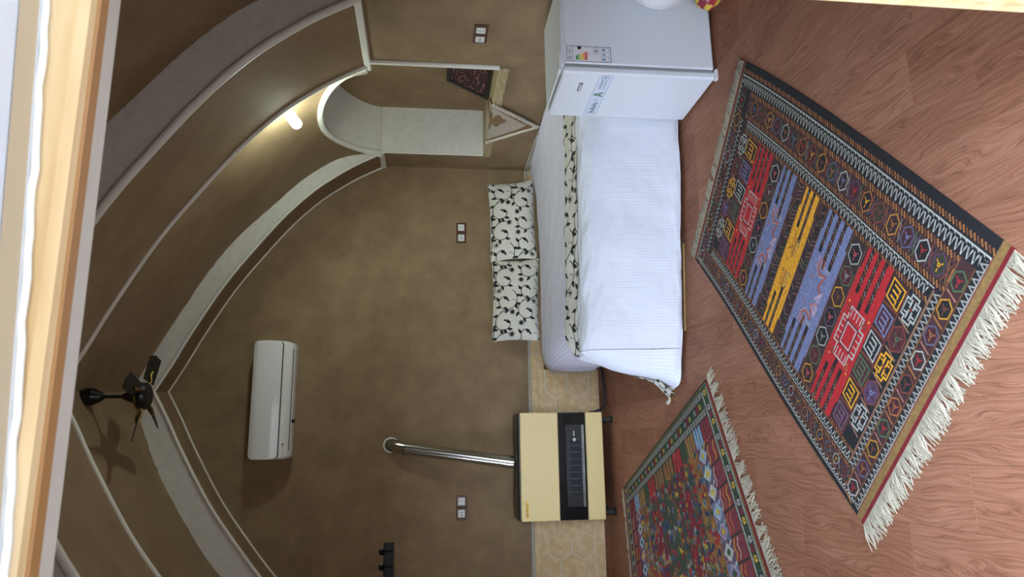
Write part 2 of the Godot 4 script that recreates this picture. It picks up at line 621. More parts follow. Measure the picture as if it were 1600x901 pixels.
			for q in [-1, 1]:
				p_path(img, [o + Vector2(q * 32, -44), o + Vector2(q * 54, -44), o + Vector2(q * 54, 44), o + Vector2(q * 32, 44)], 4.5, K_WHITE)
				for t in 4:
					p_line(img, o + Vector2(q * 50, -30 + t * 20), o + Vector2(q * 36, -30 + t * 20), 4, K_WHITE)
			for q in [[-42, -72], [44, -70], [-40, 76], [42, 78]]:
				p_path(img, [o + Vector2(q[0] - 9, q[1] + 9), o + Vector2(q[0], q[1] - 11), o + Vector2(q[0] + 9, q[1] + 9)], 4, [K_ORANGE, K_RUST][r.randi() % 2], true)
				p_disc(img, o + Vector2(q[0], q[1]) * 1.25, 4, 4, 0, K_YELLOW)
		elif b[3] == 1:
			for s in [-1, 1]:
				var o := Vector2(cx, 496 + s * 58)
				var rd := Color(0.62, 0.33, 0.30)
				p_path(img, [o + Vector2(-32, 34 * s), o + Vector2(-10, 8 * s), o + Vector2(26, 18 * s), o + Vector2(10, -24 * s), o + Vector2(32, -40 * s)], 9, rd)
				p_path(img, [o + Vector2(-36, 30 * s), o + Vector2(-12, 2 * s), o + Vector2(22, 12 * s)], 2.5, K_WHITE)
				for t in 5:
					p_line(img, o + Vector2(-30 + t * 9, 30 * s), o + Vector2(-34 + t * 9, 58 * s), 4, rd if t % 2 else Color(0.75, 0.55, 0.5))
				for t in 5:
					p_line(img, o + Vector2(30 - t * 5, -44 * s + t * 6), o + Vector2(44, -30 * s + t * 8), 2.5, Color(0.85, 0.70, 0.70))
				for t in 4:
					p_line(img, o + Vector2(18 + t * 7, 30 * s), o + Vector2(16 + t * 7, 44 * s), 2.5, K_WHITE)
				p_line(img, o + Vector2(-44, -20 * s), o + Vector2(-36, -8 * s), 4, K_ORANGE)
				p_line(img, o + Vector2(-40, -34 * s), o + Vector2(-30, -36 * s), 3, K_WHITE)
		else:
			for s in [-1, 1]:
				var o := Vector2(cx, 496 + s * 62)
				for t in 6:
					p_line(img, o + Vector2(0, -26 + t * 10), o + Vector2(-22, -36 + t * 12), 4, Color(0.62, 0.38, 0.12))
					p_line(img, o + Vector2(0, -26 + t * 10), o + Vector2(24, -38 + t * 12), 4, Color(0.55, 0.5, 0.36))
				p_line(img, o + Vector2(0, -36), o + Vector2(0, 36), 5, Color(0.58, 0.33, 0.14))
				for t in 4:
					var q := o + Vector2(r.randf_range(-36, 36), r.randf_range(-52, 52))
					p_line(img, q, q + Vector2(r.randf_range(-9, 9), 10), 3, K_BLACK)
	weave(img, 5, 0.22)
	return img

func rug_nomad() -> Image:
	var W := 980
	var H := 640
	var img := Image.create(W, H, false, Image.FORMAT_RGB8)
	var r := RandomNumberGenerator.new()
	r.seed = 23
	var crim := Color(0.42, 0.06, 0.08)
	var dk := Color(0.13, 0.16, 0.12)
	var gold := Color(0.52, 0.35, 0.13)
	var lb := Color(0.50, 0.62, 0.72)
	var pink := Color(0.62, 0.40, 0.42)
	var gry := Color(0.46, 0.46, 0.41)
	var yel := Color(0.72, 0.60, 0.15)
	var grn := Color(0.17, 0.28, 0.15)
	var nav := Color(0.10, 0.18, 0.28)
	img.fill(dk)
	# field bands across the length, mirrored about the middle
	var bands := [[64, 130, crim.lightened(0.1)], [130, 192, Color(0.24, 0.26, 0.30)], [192, 262, gold], [262, 312, Color(0.22, 0.25, 0.19)], [312, 392, crim], [392, 490, Color(0.19, 0.22, 0.16)]]
	for e in 2:
		for bi in bands.size():
			var b: Array = bands[bi]
			var x0: float = b[0] if e == 0 else W - b[1]
			var w: float = b[1] - b[0]
			img.fill_rect(Rect2i(int(x0), 0, int(w), H), b[2])
			var y := 90.0
			while y < H - 20:
				var cx := x0 + w / 2.0
				if bi == 0:
					for t in 3:
						var sx := x0 + w * (0.18 + 0.3 * t)
						p_path(img, [Vector2(sx, y), Vector2(sx + 10, y + 16), Vector2(sx + 4, y + 34), Vector2(sx + 12, y + 46)], 4, [yel, K_WHITE, K_PURPLE, K_ORANGE][r.randi() % 4])
					p_line(img, Vector2(x0, y + 50), Vector2(x0 + w, y + 56), 5, dk)
					y += 60
				elif bi == 1:
					var cc: Color = [lb, K_WHITE, pink, Color(0.48, 0.38, 0.52)][r.randi() % 4]
					img.fill_rect(Rect2i(int(x0), int(y), int(w), 50), [Color(0.40, 0.42, 0.50), Color(0.36, 0.26, 0.34), Color(0.30, 0.36, 0.42)][r.randi() % 3])
					p_poly(img, [Vector2(cx, y), Vector2(cx + w * 0.46, y + 24), Vector2(cx, y + 48), Vector2(cx - w * 0.46, y + 24)], cc)
					p_path(img, [Vector2(cx, y + 4), Vector2(cx + w * 0.38, y + 24), Vector2(cx, y + 44), Vector2(cx - w * 0.38, y + 24)], 3, K_WHITE, true)
					p_poly(img, [Vector2(cx, y + 14), Vector2(cx + w * 0.2, y + 24), Vector2(cx, y + 34), Vector2(cx - w * 0.2, y + 24)], [crim, nav, yel, grn][r.randi() % 4])
					p_line(img, Vector2(cx - w * 0.45, y), Vector2(cx - w * 0.2, y + 10), 5, [lb, yel, K_WHITE][r.randi() % 3])
					p_line(img, Vector2(cx + w * 0.45, y + 46), Vector2(cx + w * 0.2, y + 40), 5, [pink, nav][r.randi() % 2])
					y += 50
				else:
					for t in 5:
						var q := Vector2(x0 + r.randf_range(0.06, 0.94) * w, y + r.randf_range(0, 26))
						var cc: Color = [yel.darkened(0.1), K_RED.darkened(0.15), lb.darkened(0.35), K_WHITE.darkened(0.25), grn.lightened(0.08), nav, crim, grn, gold, nav.lightened(0.1), crim.lightened(0.1), gold.darkened(0.2)][r.randi() % 12]
						var kind := r.randi() % 4
						if kind == 0:
							for m in 5:
								p_disc(img, q + Vector2(6.5, 0).rotated(TAU * m / 5), 4.4, 4.4, 0, cc)
							p_disc(img, q, 2.5, 2.5, 0, K_BLACK)
						elif kind == 1:   # small animal
							var a := r.randf_range(-0.5, 0.5)
							p_disc(img, q, 15, 6, a, cc)
							p_line(img, q + Vector2(10, -2).rotated(a), q + Vector2(15, -9).rotated(a), 4, cc)
							for lx in [-8, -4, 5, 9]:
								p_line(img, q + Vector2(lx, 2).rotated(a), q + Vector2(lx + 1, 10).rotated(a), 2.2, cc)
						elif kind == 2:
							p_path(img, [q, q + Vector2(7, 9), q + Vector2(1, 19), q + Vector2(9, 29)], 5.5, cc)
						else:
							p_leaf(img, q, 20, 6, r.randf_range(0, TAU), cc)
							p_line(img, q, q + Vector2(9, 2), 1.6, K_BLACK)
					y += 22
			# combed ends beside the long border
			var fc: Color = [crim.lightened(0.08), lb, gold.lightened(0.08), grn, K_RED.darkened(0.1), gold][bi]
			for k in 3:
				var fx := x0 + w * (0.1 + 0.31 * k)
				img.fill_rect(Rect2i(int(fx), 82, int(w * 0.2), 56 + 8 * (k % 2)), fc)
				img.fill_rect(Rect2i(int(fx + w * 0.2), 82, 4, 52), dk)
	# side borders
	for s in 2:
		var R := func(a: float, b: float, c: Color):
			img.fill_rect(Rect2i(0, int(a if s == 0 else H - b), W, int(b - a)), c)
		R.call(0.0, 5.0, dk)
		R.call(5.0, 9.0, Color(0.43, 0.40, 0.18))
		R.call(9.0, 13.0, dk)
		R.call(13.0, 31.0, gry)
		R.call(31.0, 61.0, grn.darkened(0.25))
		R.call(61.0, 80.0, gry)
		R.call(80.0, 83.0, K_BLACK)
		for x in range(0, W, 7):
			for yy in [16, 22, 27, 64, 70, 76]:
				var y2: int = yy if s == 0 else H - yy
				p_line(img, Vector2(x, y2), Vector2(x + 4, y2 + 3), 1.6, K_BLACK if (x + yy) % 3 else K_WHITE)
		for x in range(8, W, 22):
			var y2 := 46 if s == 0 else H - 46
			var kk := (x / 22) % 4
			var cc: Color = [yel, crim, K_WHITE.darkened(0.15), grn][kk]
			if kk == 1:
				img.fill_rect(Rect2i(x - 9, y2 - 13, 18, 26), cc)
			for m in 4:
				p_disc(img, Vector2(x, y2) + Vector2(5, 0).rotated(TAU * m / 4 + 0.8), 3.8, 3.8, 0, cc)
			p_disc(img, Vector2(x, y2), 2.4, 2.4, 0, nav)
	# end borders
	for e in 2:
		var R := func(a: float, b: float, c: Color, y0 := 0, y1 := H):
			img.fill_rect(Rect2i(int(a if e == 0 else W - b), y0, int(b - a), y1 - y0), c)
		R.call(0.0, 13.0, crim)
		R.call(13.0, 15.0, yel, 10, H - 10)
		R.call(15.0, 64.0, dk, 14, H - 14)
		for y in range(16, H - 20, 9):
			for xx in [19.0, 52.0]:
				var x2: float = xx if e == 0 else W - xx - 8
				p_path(img, [Vector2(x2, y), Vector2(x2 + 8, y + 4.5), Vector2(x2, y + 9)], 2.2, K_WHITE)
				p_path(img, [Vector2(x2 + 8, y), Vector2(x2, y + 4.5), Vector2(x2 + 8, y + 9)], 1.6, Color(0.6, 0.6, 0.55))
		var k := 0
		for y in range(26, H - 20, 21):
			var o := Vector2(39.5 if e == 0 else W - 39.5, y)
			var cc: Color = [yel, grn, K_WHITE.darkened(0.1), crim.lightened(0.1)][k % 4]
			for m in 5:
				p_disc(img, o + Vector2(5.5, 0).rotated(TAU * m / 5), 4, 4, 0, cc)
			p_disc(img, o, 2.6, 2.6, 0, K_BLACK)
			k += 1
	weave(img, 8, 0.25)
	return img

func floral(size: int) -> Image:
	var img := Image.create(size, size, false, Image.FORMAT_RGB8)
	img.fill(Color(0.83, 0.815, 0.765))
	var ink := Color(0.075, 0.075, 0.075)
	var n := 3
	var c := float(size) / n
	for oy in [-size, 0, size]:
		for ox in [-size, 0, size]:
			for i in n:
				for j in n:
					var o := Vector2(ox + (i + (0.5 if j % 2 else 0.0)) * c + 0.25 * c, oy + (j + 0.5) * c)
					var s := 1.0 if (i + j) % 2 == 0 else -1.0
					# scrolling vine
					var vine := []
					for k in 30:
						var t := k / 29.0
						var rr := c * (0.58 - 0.46 * t)
						vine.append(o + Vector2(cos(s * t * 6.6 + 0.6), sin(s * t * 6.6 + 0.6)) * rr)
					p_path(img, vine, size * 0.0105, ink)
					for k in [2, 6, 10, 14, 18, 23]:
						var q: Vector2 = vine[k]
						var a: float = (vine[k + 1] - vine[k - 1]).angle()
						p_leaf(img, q, c * 0.25, c * 0.064, a + s * (0.9 if k % 2 else -0.8), ink)
					var tw: Vector2 = vine[5]
					p_path(img, [tw, tw + Vector2(c * 0.10, -c * 0.06 * s), tw + Vector2(c * 0.16, -c * 0.16 * s), tw + Vector2(c * 0.11, -c * 0.21 * s)], size * 0.006, ink)
					p_leaf(img, vine[29], c * 0.13, c * 0.045, (vine[29] - vine[28]).angle(), ink)
					var fl := o + Vector2(c * 0.47, -c * 0.30 * s)
					if (i + 2 * j) % 2 == 0:
						for m in 7:
							p_disc(img, fl + Vector2(c * 0.085, 0).rotated(TAU * m / 7), c * 0.052, c * 0.036, TAU * m / 7, ink)
							p_disc(img, fl + Vector2(c * 0.10, 0).rotated(TAU * m / 7), c * 0.024, c * 0.014, TAU * m / 7, Color(0.83, 0.815, 0.765))
						p_disc(img, fl, c * 0.045, c * 0.045, 0, ink)
					else:
						for m in 11:
							p_line(img, fl + Vector2(c * 0.03, 0).rotated(TAU * m / 11), fl + Vector2(c * 0.12, 0).rotated(TAU * m / 11), size * 0.007, ink)
						p_disc(img, fl, c * 0.04, c * 0.04, 0, ink)
	return img

func stripes(w: int, h: int, a: Color, b: Color, per: int, cross: int, cc: Color) -> Image:
	var img := Image.create(w, h, false, Image.FORMAT_RGB8)
	img.fill(a)
	for x in range(0, w, per):
		img.fill_rect(Rect2i(x, 0, per / 2, h), b)
	if cross > 0:
		for y in range(0, h, cross):
			img.fill_rect(Rect2i(0, y, w, maxi(1, cross / 4)), cc)
	weave(img, 31, 0.03)
	return img

# ------------------------------------------------------------------ vault profiles: (share of the half width, height)
var P_ := []      # ribs
var QR := []      # bay beside the niche, right half
var QL := []      # the same, left half
var NB := []      # bay next to the door

func u_at(prof: Array, y: float) -> float:
	for i in prof.size() - 1:
		if y <= prof[i + 1].y:
			var a: Vector2 = prof[i]
			var b: Vector2 = prof[i + 1]
			return lerpf(a.x, b.x, clampf((y - a.y) / maxf(b.y - a.y, 1e-6), 0, 1))
	return prof[-1].x

func xc(z: float) -> float:
	return 0.36 + (z - 4.42) * 0.07

func vx(u: float, z: float, side: int) -> float:
	var c := xc(z)
	return c + u * (XR - c) if side > 0 else c - u * (c - XL)

func on_prof(prof: Array, t: float, z: float, side: int) -> Vector3:
	# t from springing 0 to apex 1
	var k := t * (prof.size() - 1)
	var i := mini(int(k), prof.size() - 2)
	var q: Vector2 = prof[i].lerp(prof[i + 1], k - i)
	return v(vx(q.x, z, side), q.y, z)

func arch_y(z: float) -> float:
	var d := absf(z - 5.17) / 0.715
	return SPR if d >= 1.0 else SPR + 0.40 * pow(1.0 - d * d, 0.66)

func vault_strip(st: SurfaceTool, pr: Array, pl: Array, z0: float, z1: float, nz: int) -> void:
	grid(40, nz, func(a: float, b: float): return on_prof(pr, a, lerpf(z0, z1, b), 1), null, false, st)
	grid(40, nz, func(a: float, b: float): return on_prof(pl, a, lerpf(z0, z1, b), -1), null, true, st)

func arch_line(prof: Array, z: float, dx := 0.0) -> Array:
	var pts := []
	for i in 37:
		pts.append(on_prof(prof, i / 36.0, z, 1) + Vector3(-dx, 0, 0))
	for i in range(35, -1, -1):
		pts.append(on_prof(prof, i / 36.0, z, -1) + Vector3(dx, 0, 0))
	return pts

func socket_pair(called: String, at: Vector3, turn: float, label: String) -> void:
	var t := thing(called, label, "wall socket", at, "double wall sockets in brown frames")
	t.rotation.y = turn
	for k in 2:
		var x := -0.049 + 0.098 * k
		var f := obj("frame", box(Vector3(x, 0, 0.006), Vector3(0.094, 0.088, 0.012), 0.004), M.socket_brown, t)
		var ins := obj("insert", box(Vector3(x, 0, 0.0135), Vector3(0.062, 0.058, 0.006), 0.003), M.white_plastic, f)
		ins.set_meta("label", "white socket insert")
		if k == 0:
			for s in [-1, 1]:
				var st := begin()
				lathe(st, [Vector2(0.0, 0.0), Vector2(0.005, 0.0), Vector2(0.005, 0.001), Vector2(0.0, 0.001)], 10, Transform3D(Basis(Vector3.RIGHT, PI / 2), Vector3(x + s * 0.010, 0, 0.0166)))
				obj("pin_hole", st, M.black, f)
		else:
			obj("rocker_gap", box(Vector3(x, 0, 0.0166), Vector3(0.002, 0.050, 0.0012), 0.0), M.grey_plastic, f)

func _ready() -> void:
	rng.seed = 7
	# ---------------- camera: an upright view turned on its side, up in the room points left in the picture
	var cam := Camera3D.new()
	cam.name = "Camera3D"
	var yaw := deg_to_rad(12.694)
	var pit := deg_to_rad(6.597)
	var rol := deg_to_rad(0.569)
	var fw := v(sin(yaw) * cos(pit), -sin(pit), cos(yaw) * cos(pit))
	var r0 := v(cos(yaw), 0, -sin(yaw))
	var u0 := r0.cross(fw)
	var rr := r0 * cos(rol) + u0 * sin(rol)
	var uu := -r0 * sin(rol) + u0 * cos(rol)
	cam.transform = Transform3D(Basis(-uu, rr, -fw), v(0, 1.5, 0))
	cam.fov = rad_to_deg(2.0 * atan(450.5 / 1100.0))
	cam.near = 0.02
	var lens := CameraAttributesPhysical.new()
	lens.frustum_focal_length = 12.0 / (450.5 / 1100.0)
	lens.exposure_aperture = 8.5
	lens.frustum_focus_distance = 4.2
	cam.attributes = lens
	add_child(cam)
	cam.make_current()
	# ---------------- sky and exposure
	var we := WorldEnvironment.new()
	we.name = "WorldEnvironment"
	var env := Environment.new()
	var sm := ProceduralSkyMaterial.new()
	sm.sky_top_color = Color(0.82, 0.89, 1.0)
	sm.sky_horizon_color = Color(0.92, 0.96, 1.0)
	sm.ground_bottom_color = Color(0.35, 0.34, 0.32)
	sm.ground_horizon_color = Color(0.5, 0.49, 0.47)
	sm.sky_energy_multiplier = 1.0
	var sky := Sky.new()
	sky.sky_material = sm
	env.background_mode = Environment.BG_SKY
	env.sky = sky
	env.background_energy_multiplier = 1.0
	env.tonemap_mode = Environment.TONE_MAPPER_LINEAR
	env.tonemap_exposure = 17.5
	env.sdfgi_enabled = true
	env.ssao_enabled = true
	env.ssil_enabled = true
	we.environment = env
	add_child(we)
	make_materials()
	for q in [[1.0, 1.93], [0.95, 2.13], [0.905, 2.28], [0.83, 2.49], [0.72, 2.72], [0.575, 2.96], [0.42, 3.19], [0.225, 3.42], [0.11, 3.54], [0.0, 3.665]]:
		P_.append(Vector2(q[0], q[1]))
	P_ = spline(P_, 4)
	for q in [[1.0, 1.93], [0.991, 2.10], [0.974, 2.27], [0.931, 2.44], [0.848, 2.655], [0.775, 2.80], [0.703, 2.945], [0.629, 3.09], [0.542, 3.23], [0.44, 3.365], [0.331, 3.49], [0.20, 3.635], [0.10, 3.74], [0.0, 3.85]]:
		QR.append(Vector2(q[0], q[1]))
	QR = spline(QR, 4)
	for q in [[1.0, 1.93], [0.985, 2.12], [0.96, 2.30], [0.86, 2.68], [0.69, 3.05], [0.575, 3.24], [0.415, 3.45], [0.275, 3.61], [0.087, 3.77], [0.0, 3.85]]:
		QL.append(Vector2(q[0], q[1]))
	QL = spline(QL, 4)
	for q in [[1.0, 1.93], [1.0, 2.30], [0.984, 2.48], [0.944, 2.61], [0.89, 2.74], [0.818, 2.89], [0.751, 3.01], [0.684, 3.13], [0.626, 3.23], [0.45, 3.52], [0.25, 3.80], [0.0, 4.08]]:
		NB.append(Vector2(q[0], q[1]))
	NB = spline(NB, 4)
	build_room()
	build_skirting()
	build_floor()
	build_door()
	build_bed()
	build_fridge()
	build_heater()
	build_air_conditioner()
	build_fan()
	build_lamp()
	build_rugs()
	build_niche_things()
	build_small_things()

func make_materials() -> void:
	var clay := [rgb(133, 109, 79), rgb(141, 117, 87), rgb(146, 122, 91), rgb(156, 132, 99)]
	M.clay = plaster(clay, 4, 0.55, 0.75)
	M.white_plaster = plaster([rgb(227, 224, 215), rgb(230, 227, 218), rgb(231, 228, 220), rgb(234, 231, 223)], 14, 0.8, 0.7)
	M.stop = mat(rgb(176, 168, 156), 0.6)  # door stop colour, darkened for the dimmer light it gets
	M.trim = mat(rgb(230, 228, 218), 0.5)
	M.outside = mat(rgb(206, 208, 212), 0.8)
	M.ground = mat(rgb(116, 110, 102), 0.9)
	M.white_plastic = mat(rgb(222, 222, 220), 0.35)
	M.grey_plastic = mat(rgb(150, 152, 155), 0.4)
	M.socket_brown = mat(rgb(88, 54, 42), 0.4)
	M.black = mat(rgb(16, 16, 17), 0.35)
	M.black_gloss = mat(rgb(10, 10, 11), 0.12)
	M.fridge_white = mat(rgb(222, 226, 232), 0.28)
	M.chrome = mat(rgb(205, 207, 206), 0.22, 1.0)
	M.gold = mat(rgb(196, 160, 84), 0.35, 1.0)

# ------------------------------------------------------------------ the room
func build_room() -> void:
	# back wall: one thick slab
	var wb := struct("wall_back", rbox(-2.0, 3.4, -0.12, 4.5, ZB, ZB + 0.3), M.clay)
	wb.set_meta("label", "brown clay plastered end wall under the pointed arch")
	# right wall with the niche opening
	var st := begin()
	for q in [[ZF - 0.02, 4.385, 0.0, SPR], [4.385, 5.875, 0.0, 0.975], [5.875, ZB + 0.01, 0.0, SPR]]:
		poly(st, [v(XR, q[2], q[0]), v(XR, q[2], q[1]), v(XR, q[3], q[1]), v(XR, q[3], q[0])], Vector3.LEFT)
	addr(st, 2.975, 3.35, -0.12, 4.5, 0.85, ZB + 0.3)
	addr(st, XR + 0.002, 2.976, -0.12, 0.974, ZF, ZB)
	addr(st, XR + 0.002, 2.976, 0.97, SPR, ZF, 4.383)
	addr(st, XR + 0.002, 2.976, 0.97, SPR, 5.877, ZB)
	var wr := struct("wall_right", st, M.clay)
	# niche: white reveals and arched soffit
	st = begin()
	for z in [4.386, 5.874]:
		poly(st, [v(XR, 1.04, z), v(2.975, 1.04, z), v(2.975, SPR, z), v(XR, SPR, z)], v(0, 0, 1 if z < 5 else -1))
	grid(36, 1, func(a: float, b: float):
		var z := lerpf(4.455, 5.885, a)
		return v(lerpf(XR - 0.05, 2.975, b), arch_y(z), z), null, false, st)
	poly(st, [v(XR - 0.01, SPR, 4.385), v(2.975, SPR, 4.385), v(2.975, SPR, 4.456), v(XR - 0.01, SPR, 4.456)], Vector3.DOWN)
	var nr := obj("niche_reveal", st, M.white_plaster, wr)
	nr.set_meta("label", "white plastered niche jamb and arched soffit")
	var sill := obj("niche_sill", rbox(2.528, 2.975, 0.975, 1.045, 4.37, 5.89, 0.006), M.sill_stone if M.has("sill_stone") else make_sill(), wr)
	sill.set_meta("label", "striped beige stone sill of the niche")
	# left wall
	st = begin()
	addr(st, -2.0, XL, -0.12, WY0, 0.85, ZB + 0.3)
	var prev := 0.85
	for q in ADDED_WIN + [[ZB + 0.3, 0.0]]:
		addr(st, -2.0, XL, WY0, WY1, prev, q[0])
		prev = q[1]
	addr(st, -2.0, -1.8, WY1, 4.5, 0.85, ZB + 0.3)
	addr(st, -1.81, XL, WY1, SPR + 0.004, 0.85, ZB + 0.3)
	struct("wall_left", st, M.clay)
	var pane := mat(Color(0.95, 0.98, 1.0, 0.06), 0.02)
	pane.transparency = BaseMaterial3D.TRANSPARENCY_ALPHA
	for i in ADDED_WIN.size():
		var wd := Node3D.new()
		wd.name = "window_%d" % (i + 1)
		wd.set_meta("kind", "structure")
		wd.set_meta("label", "white framed two pane window added out of view in the left wall for daylight")
		add_child(wd)
		var za: float = ADDED_WIN[i][0]
		var zb: float = ADDED_WIN[i][1]
		var zm := (za + zb) / 2
		for q in [[WY0, WY0 + 0.05, za, zb], [WY1 - 0.05, WY1, za, zb], [WY0, WY1, za, za + 0.05], [WY0, WY1, zb - 0.05, zb], [WY0, WY1, zm - 0.03, zm + 0.03]]:
			obj("frame", rbox(-1.92, -1.87, q[0], q[1], q[2], q[3], 0.004), M.trim, wd)
		for k in 2:
			var zc := za + 0.05 if k == 0 else zm + 0.03
			obj("pane", rbox(-1.897, -1.892, WY0 + 0.05, WY1 - 0.05, zc, zc + (zb - za) / 2 - 0.08), pane, wd)
	# front wall round the doorway
	st = begin()
	addr(st, -2.0, -1.0, -0.12, 4.5, 0.87, ZF)
	addr(st, 1.02, 3.35, -0.12, 4.5, 0.87, ZF)
	addr(st, -1.0, 1.02, 2.3, 4.5, 0.87, ZF)
	addr(st, -1.0, -0.80, -0.12, 2.3, 0.87, 1.0)
	addr(st, 0.745, 1.02, -0.12, 2.3, 0.87, 1.0)
	addr(st, -0.80, 0.745, 1.99, 2.3, 0.87, 1.0)
	struct("wall_front", st, M.clay)
	# ceiling: pointed vault in bays and ribs
	st = begin()
	vault_strip(st, P_, P_, 5.9, ZB + 0.02, 2)
	vault_strip(st, P_, P_, 3.7, 4.42, 3)
	vault_strip(st, NB, NB, ZF - 0.02, 3.7, 6)
	# niche bay, cut by the niche arch on the right
	var top: float = QR[-1].y
	grid(60, 44, func(a: float, b: float):
		var z := lerpf(4.42, 5.9, a)
		var y0 := arch_y(z)
		if y0 <= SPR:
			y0 = 1.93
		var y := lerpf(y0, top, b)
		return v(vx(u_at(QR, y), z, 1), y, z), null, true, st)
	grid(40, 6, func(a: float, b: float): return on_prof(QL, a, lerpf(4.42, 5.9, b), -1), null, true, st)
	# rear face of the rib between the bays
	grid(40, 1, func(a: float, b: float): return on_prof(P_, a, 4.42, 1).lerp(on_prof(QR, a, 4.42, 1), b), null, true, st)
	grid(40, 1, func(a: float, b: float): return on_prof(P_, a, 4.42, -1).lerp(on_prof(QL, a, 4.42, -1), b), null, false, st)
	addr(st, -2.0, 3.35, 4.2, 4.5, 0.9, ZB + 0.3)
	var ce := struct("ceiling", st, M.clay)
	ce.set_meta("label", "brown clay plastered pointed vault in bays and ribs")
	# white painted rib faces
	for q in [[5.899, QR, QL], [3.699, NB, NB]]:
		st = begin()
		var z: float = q[0]
		var a1: Array = q[1]
		var a2: Array = q[2]
		var wob := FastNoiseLite.new()
		wob.seed = 3
		wob.frequency = 0.12
		grid(72, 1, func(a: float, b: float): return on_prof(P_, a, z, 1).lerp(on_prof(a1, a, z, 1) + Vector3(0, 0.012 * wob.get_noise_1d(a * 200), 0), b), null, false, st)
		grid(72, 1, func(a: float, b: float): return on_prof(P_, a, z, -1).lerp(on_prof(a2, a, z, -1) + Vector3(0, 0.012 * wob.get_noise_1d(a * 200 + 70), 0), b), null, true, st)
		var f := obj("rib_face", st, M.white_plaster, ce)
		f.set_meta("label", "white plastered crescent face of an arch rib")
	# mouldings
	var k := 1
	for q in [[ZB - 0.004, 0.011], [5.893, 0.014], [4.425, 0.017], [3.69, 0.024]]:
		st = begin()
		tube(st, arch_line(P_, q[0]), q[1], 8)
		struct("trim_%d" % k, st, M.trim, "thin white plaster moulding along a pointed arch")
		k += 1
	st = begin()
	addr(st, XR - 0.022, XR + 0.02, 1.917, 1.963, ZF, 4.47, 0.006)
	struct("trim_%d" % k, st, M.trim, "white impost moulding on the right wall beside the niche")
	k += 1
	st = begin()
	addr(st, XR - 0.022, XR + 0.02, 1.917, 1.963, 5.875, ZB, 0.006)
	struct("trim_%d" % k, st, M.trim, "short white impost moulding in the corner by the end wall")
	k += 1
	st = begin()
	addr(st, XL - 0.02, XL + 0.022, 1.917, 1.963, ZF, ZB, 0.006)
	struct("trim_%d" % k, st, M.trim, "white impost moulding on the left wall")
	k += 1
	# niche arch moulding: a flat band lying on the vault
	st = begin()
	var pts := []
	for i in 41:
		var z := lerpf(4.455, 5.885, i / 40.0)
		var y := arch_y(z)
		pts.append(v(vx(u_at(QR, maxf(y, 1.935)), z, 1) - 0.004, y + 0.012, z))
	tube(st, pts, 0.026, 8)
	struct("trim_%d" % k, st, M.trim, "white moulding round the arch of the wall niche")
	k += 1
	st = begin()
	tube(st, [v(XR - 0.004, 1.045, 4.372), v(XR - 0.004, 1.94, 4.372)], 0.019, 8)
	tube(st, [v(XR - 0.002, 1.045, 5.88), v(XR - 0.002, 1.94, 5.88)], 0.009, 8)
	struct("trim_%d" % k, st, M.trim, "white beads down the sides of the wall niche")

func make_sill() -> StandardMaterial3D:
	var img := Image.create(256, 64, false, Image.FORMAT_RGB8)
	var n := FastNoiseLite.new()
	n.seed = 19
	n.frequency = 0.05
	for y in 64:
		for x in 256:
			var t := 0.5 + 0.5 * n.get_noise_2d(x * 0.25, y * 4.0)
			img.set_pixel(x, y, rgb(134, 116, 84).lerp(rgb(204, 188, 150), t))
	var m := tex_mat(img, 0.5)
	m.uv1_triplanar = true
	m.uv1_world_triplanar = true
	m.uv1_scale = Vector3(2.0, 5.0, 2.0)
	M.sill_stone = m
	return m

